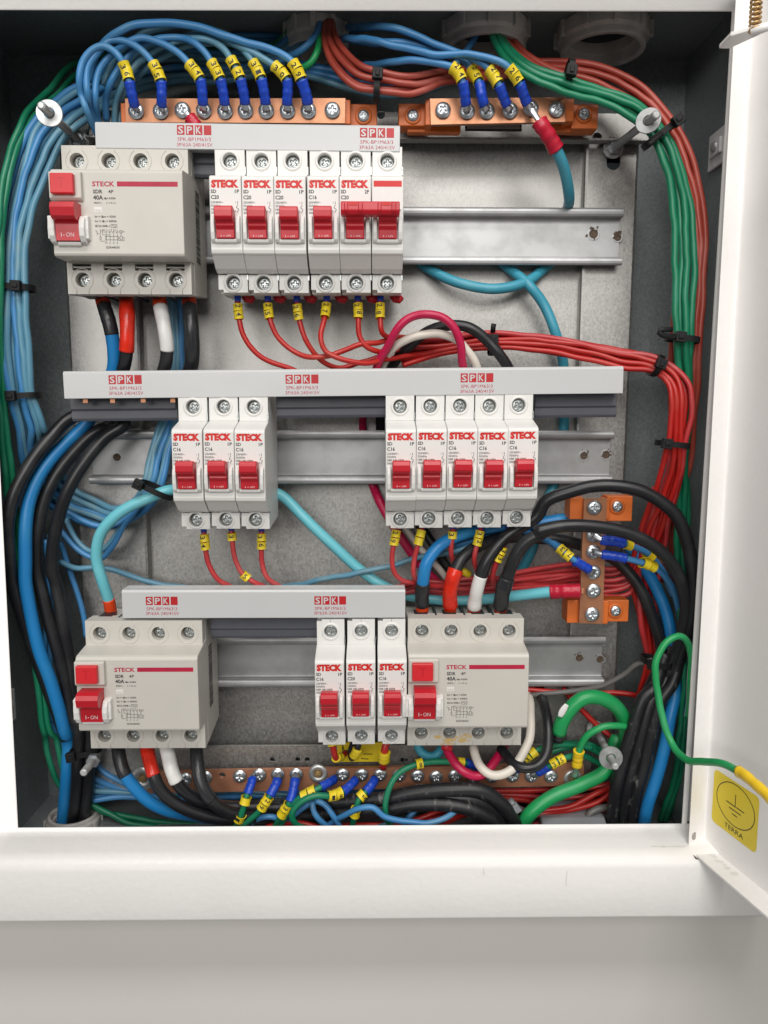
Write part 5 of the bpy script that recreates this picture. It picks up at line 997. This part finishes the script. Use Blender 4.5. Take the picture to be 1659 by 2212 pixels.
for lb, m, sp, pp in (('green wire with two spaced yellow markers, leftmost on the earth bar', 'wire_green', 'h 515,400,480 520,440,476 495,510,472 465,600,469 445,680,468 410,770,468 350,880,472', [('crimp', 3, 13), ('mark', 15, ' ', 1), ('mark', 27, '1', 1)]),
                      ('green wire marked 29 on the earth bar', 'wire_green', 'h 740,390,480 735,450,475 690,540,470 635,630,468 580,710 500,780,469 430,830 360,890,474', [('crimp', 4, 15), ('mark', 16, '29', 1)]),
                      ('green wire marked 3 hanging straight from the earth bar before sliding left', 'wire_green', 'h 900,390,480 890,450,475 870,550,470 850,620,468 800,700,468 740,800,470 690,880,474', [('crimp', 4, 18), ('mark', 20, '3', 1), ('mark', 25, ' ', 1)]),
                      ('green wire with marker 3 lying flat beside the rusty washer', 'wire_green', 'h 1235,425,478 1180,460,472 1090,510,468 990,560,466 910,610,466 840,700,468 780,800,470 720,880,474', [('crimp', 1, 13), ('mark', 17, '3 ', 1)]),
                      ('green wire in an open loop with marker 81 on the earth bar', 'wire_green', 'h 1440,400,480 1400,450,474 1300,540,467 1200,575,463 1080,570,461 970,605,460 890,670,460 865,750,460 900,820,461 980,855,463 1080,870,466', [('crimp', 5, 17), ('mark', 18, '81', 1)]),
                      ('green wire marked 2 dropping straight, rightmost marked wire left of the black arch', 'wire_green', 'h 1590,400,480 1570,450,474 1510,530,469 1450,590,466 1420,680,465 1395,780,466 1380,890,470', [('crimp', 4, 15), ('mark', 16, '2', 1), ('mark', 28, ' ', 1)])):
    wire(lb, m, 2.0, sp, pp, 'green earth wires on the copper bar', w0=8)
lanes('red wire from above on the cabinet floor, bottom centre', [R1, R2, R1], 1.8, [('G', 1150, 585, 1150, 610, 476), ('G', 1290, 570, 1300, 590, 474), ('G', 1400, 590, 1400, 605, 474), ('G', 1560, 575, 1560, 600, 474), ('H', 0, 570, 0, 600, 474), ('H', 100, 560, 120, 600, 474), ('H', 240, 520, 280, 560, 478), ('H', 420, 470, 450, 500, 490)], 4, 'red wires on the cabinet floor', 1.5, .2)
lanes('black cable from above, added as dark backing behind the green cable and red wires', ['wire_black'], 3.6, [('H', 430, 470, 470, 520, 506), ('H', 600, 440, 640, 500, 510), ('H', 800, 430, 820, 480, 512), ('H', 960, 420, 980, 470, 506)], 2, 'added black cables deep under the earth bar', 1, 0)  # cables added to give the gap a dark background
lanes('red wire from above crossing low behind the thick green cable', [R1, R2], 1.8, [('H', 560, 560, 600, 600, 484), ('H', 680, 530, 700, 560, 484), ('H', 820, 510, 830, 535, 486), ('H', 920, 480, 940, 520, 488), ('H', 1000, 420, 1020, 470, 490)], 2, 'red wires low behind the green cable', .5, 0)
wire('blue wire rising through the reds at the bottom centre', B1, 1.8, 'H 80,600,472 95,560,470 120,530,471 150,500,474')
wire('short blue wire crossing the red wires left of the black arch', B2, 1.8, 'h 1560,880,474 1610,840,471 1659,830,470 H 40,560,472 90,600,476')
lanes('dark red wire from above behind the thick green cable', [R1, R2, R1], 1.9, [('H', 450, 430, 480, 460, 498), ('H', 600, 430, 600, 470, 500), ('H', 720, 425, 740, 500, 500), ('H', 850, 420, 850, 490, 498), ('H', 1000, 400, 1010, 450, 494)], 3, 'red wires behind the green cable', 1.5, 0)
wire('bright red wire sloping up to the right behind the thick green cable', R1, 1.9, 'H 600,530,486 700,515,484 800,500,484 900,450,486 1000,405,490 1060,380,494')
lanes('grey cable from above curled on the floor, bottom right', ['wire_grey'], 2.4, [('H', 980, 500, 980, 540, 486), ('H', 920, 510, 930, 540, 484), ('H', 880, 540, 900, 560, 482), ('H', 880, 580, 910, 590, 482), ('H', 940, 610, 960, 600, 482)], 2, 'grey cables curled bottom right', 1, 0)
mb = MB(); a = U(1165, 1765, 495); mb.prism([(470, ZB), (470, ZB+11), (478, ZB+15), (520, ZB+15), (528, ZB)], a[0]-3, a[0]+40); o_ = mb.build('floor_bracket', 'tie_grey', bevel=1.5); tag(o_, 'dull grey block on the cabinet floor behind the thick green cable', 'bracket')
wire('short grey tie end standing up among the black cables', 'wire_grey', 2.2, 'c 1090,1060,482 1140,1110,480 1220,1150,482 1290,1160,488')
# ================================================================ cable ties
def cable_tie(label, p1, p2, d, depth, tail=None, head=.0, m='tie_black', w_=3.4):
    a, b = U(*p1, d), U(*p2, d); c = (a+b)/2; e = (b-a)/2; L = np.linalg.norm(e)+.5; e = e/np.linalg.norm(e); yv = np.array([0, 1.0, 0]); nn = np.cross(e, yv); nn /= np.linalg.norm(nn)
    mb_ = MB(); V = []; n = 36
    for i in range(n):
        t = 2*math.pi*i/n; ct, st_ = math.cos(t), math.sin(t); q = 2.6
        x = math.copysign(abs(ct)**(2/q), ct)*L; y = math.copysign(abs(st_)**(2/q), st_)*depth
        for f, ww in ((1, -1), (1, 1), (1+1.0/L, 1), (1+1.0/L, -1)):
            V.append(e*x*f+yv*(y*f+depth*.8)+nn*ww*w_/2)
    Fc = [(i*4+k, i*4+(k+1) % 4, ((i+1) % n)*4+(k+1) % 4, ((i+1) % n)*4+k) for i in range(n) for k in range(4)]
    mb_.add(V, Fc); t_ = mb_.build('cable_tie', m, loc=c); tag(t_, label, 'cable tie', 'black cable ties')
    g = MB(); hc = e*L*head; V = []
    for x in (-2.9, 2.9):
        for y in (-depth*.2-3.4, -depth*.2+.6):
            for z in (-3, 3): V.append(hc+e*x+yv*y+nn*z)
    g.add(V, [(0, 1, 3, 2), (4, 6, 7, 5), (0, 4, 5, 1), (2, 3, 7, 6), (0, 2, 6, 4), (1, 5, 7, 3)]); 
    V = [hc+e*x+yv*y+nn*z for x in (-1.7, 1.7) for y in (-depth*.2-4.2, -depth*.2-3.3) for z in (-1.2, 1.2)]
    g.add(V, [(0, 1, 3, 2), (4, 6, 7, 5), (0, 4, 5, 1), (2, 3, 7, 6), (0, 2, 6, 4), (1, 5, 7, 3)])
    g.build('head', m, t_, bevel=.4)
    if tail is not None:
        T = path(tail)-c; Q, s_ = resample(T, 2); g = MB(); tube(g, Q, 1.7, 6, sy=.45); g.build('tail', m, t_)
    return t_
cable_tie('black cable tie round the blue bundle on the left, the higher of two', (-2, 617), (60, 620), 461, 7, head=.3)
cable_tie('black cable tie round the blue bundle on the left, the lower of two', (18, 856), (74, 853), 463, 7, head=-.6)
cable_tie('black cable tie holding the blue wires to the turquoise cable', (300, 1045), (364, 1076), 466, 8, head=-.9)
cable_tie('black cable tie round the brick red bundle at the top centre', (816, 158), (813, 205), 461, 6, head=-.7)
cable_tie('black cable tie round the green and brick red wires, upper right', (1237, 128), (1230, 168), 456, 6, head=.4)
cable_tie('black cable tie round the green bundle behind the top right stud', (1462, 262), (1402, 308), 452, 7, 'B 1222,560,452 1180,595,449 1145,625,448', head=-.9)
cable_tie('black cable tie with an upright end on the red wires above the long busbar', (1064, 726), (1064, 762), 478, 6, 'D 470,330,476 472,305,474 475,292,474', head=-.5)
cable_tie('black cable tie where the red bundle bends down on the right', (1431, 770), (1416, 806), 455, 7, head=-.1)
cable_tie('black cable tie round the red bundle low on the right side', (1429, 957), (1490, 964), 452, 7, head=-.7)
cable_tie('black cable tie with a curled loose end round the green wires on the right', (1452, 727), (1512, 734), 450, 7, 'D 1300,358,449 1240,350,446 1195,338,444 1185,325,444 1210,318,444 1245,318,446', head=-.5)
cable_tie('thick black cable tie round the black cables at the bottom left', (150, 1632), (208, 1624), 470, 9, head=-.7)
cable_tie('black cable tie round the black cables at the lower right', (1400, 1432), (1452, 1442), 462, 9, head=-.7)
cable_tie('small grey cable tie end between the black arch and the green cable', (1105, 1735), (1118, 1752), 470, 3, head=0, m='tie_grey')
bpy.context.view_layer.update()
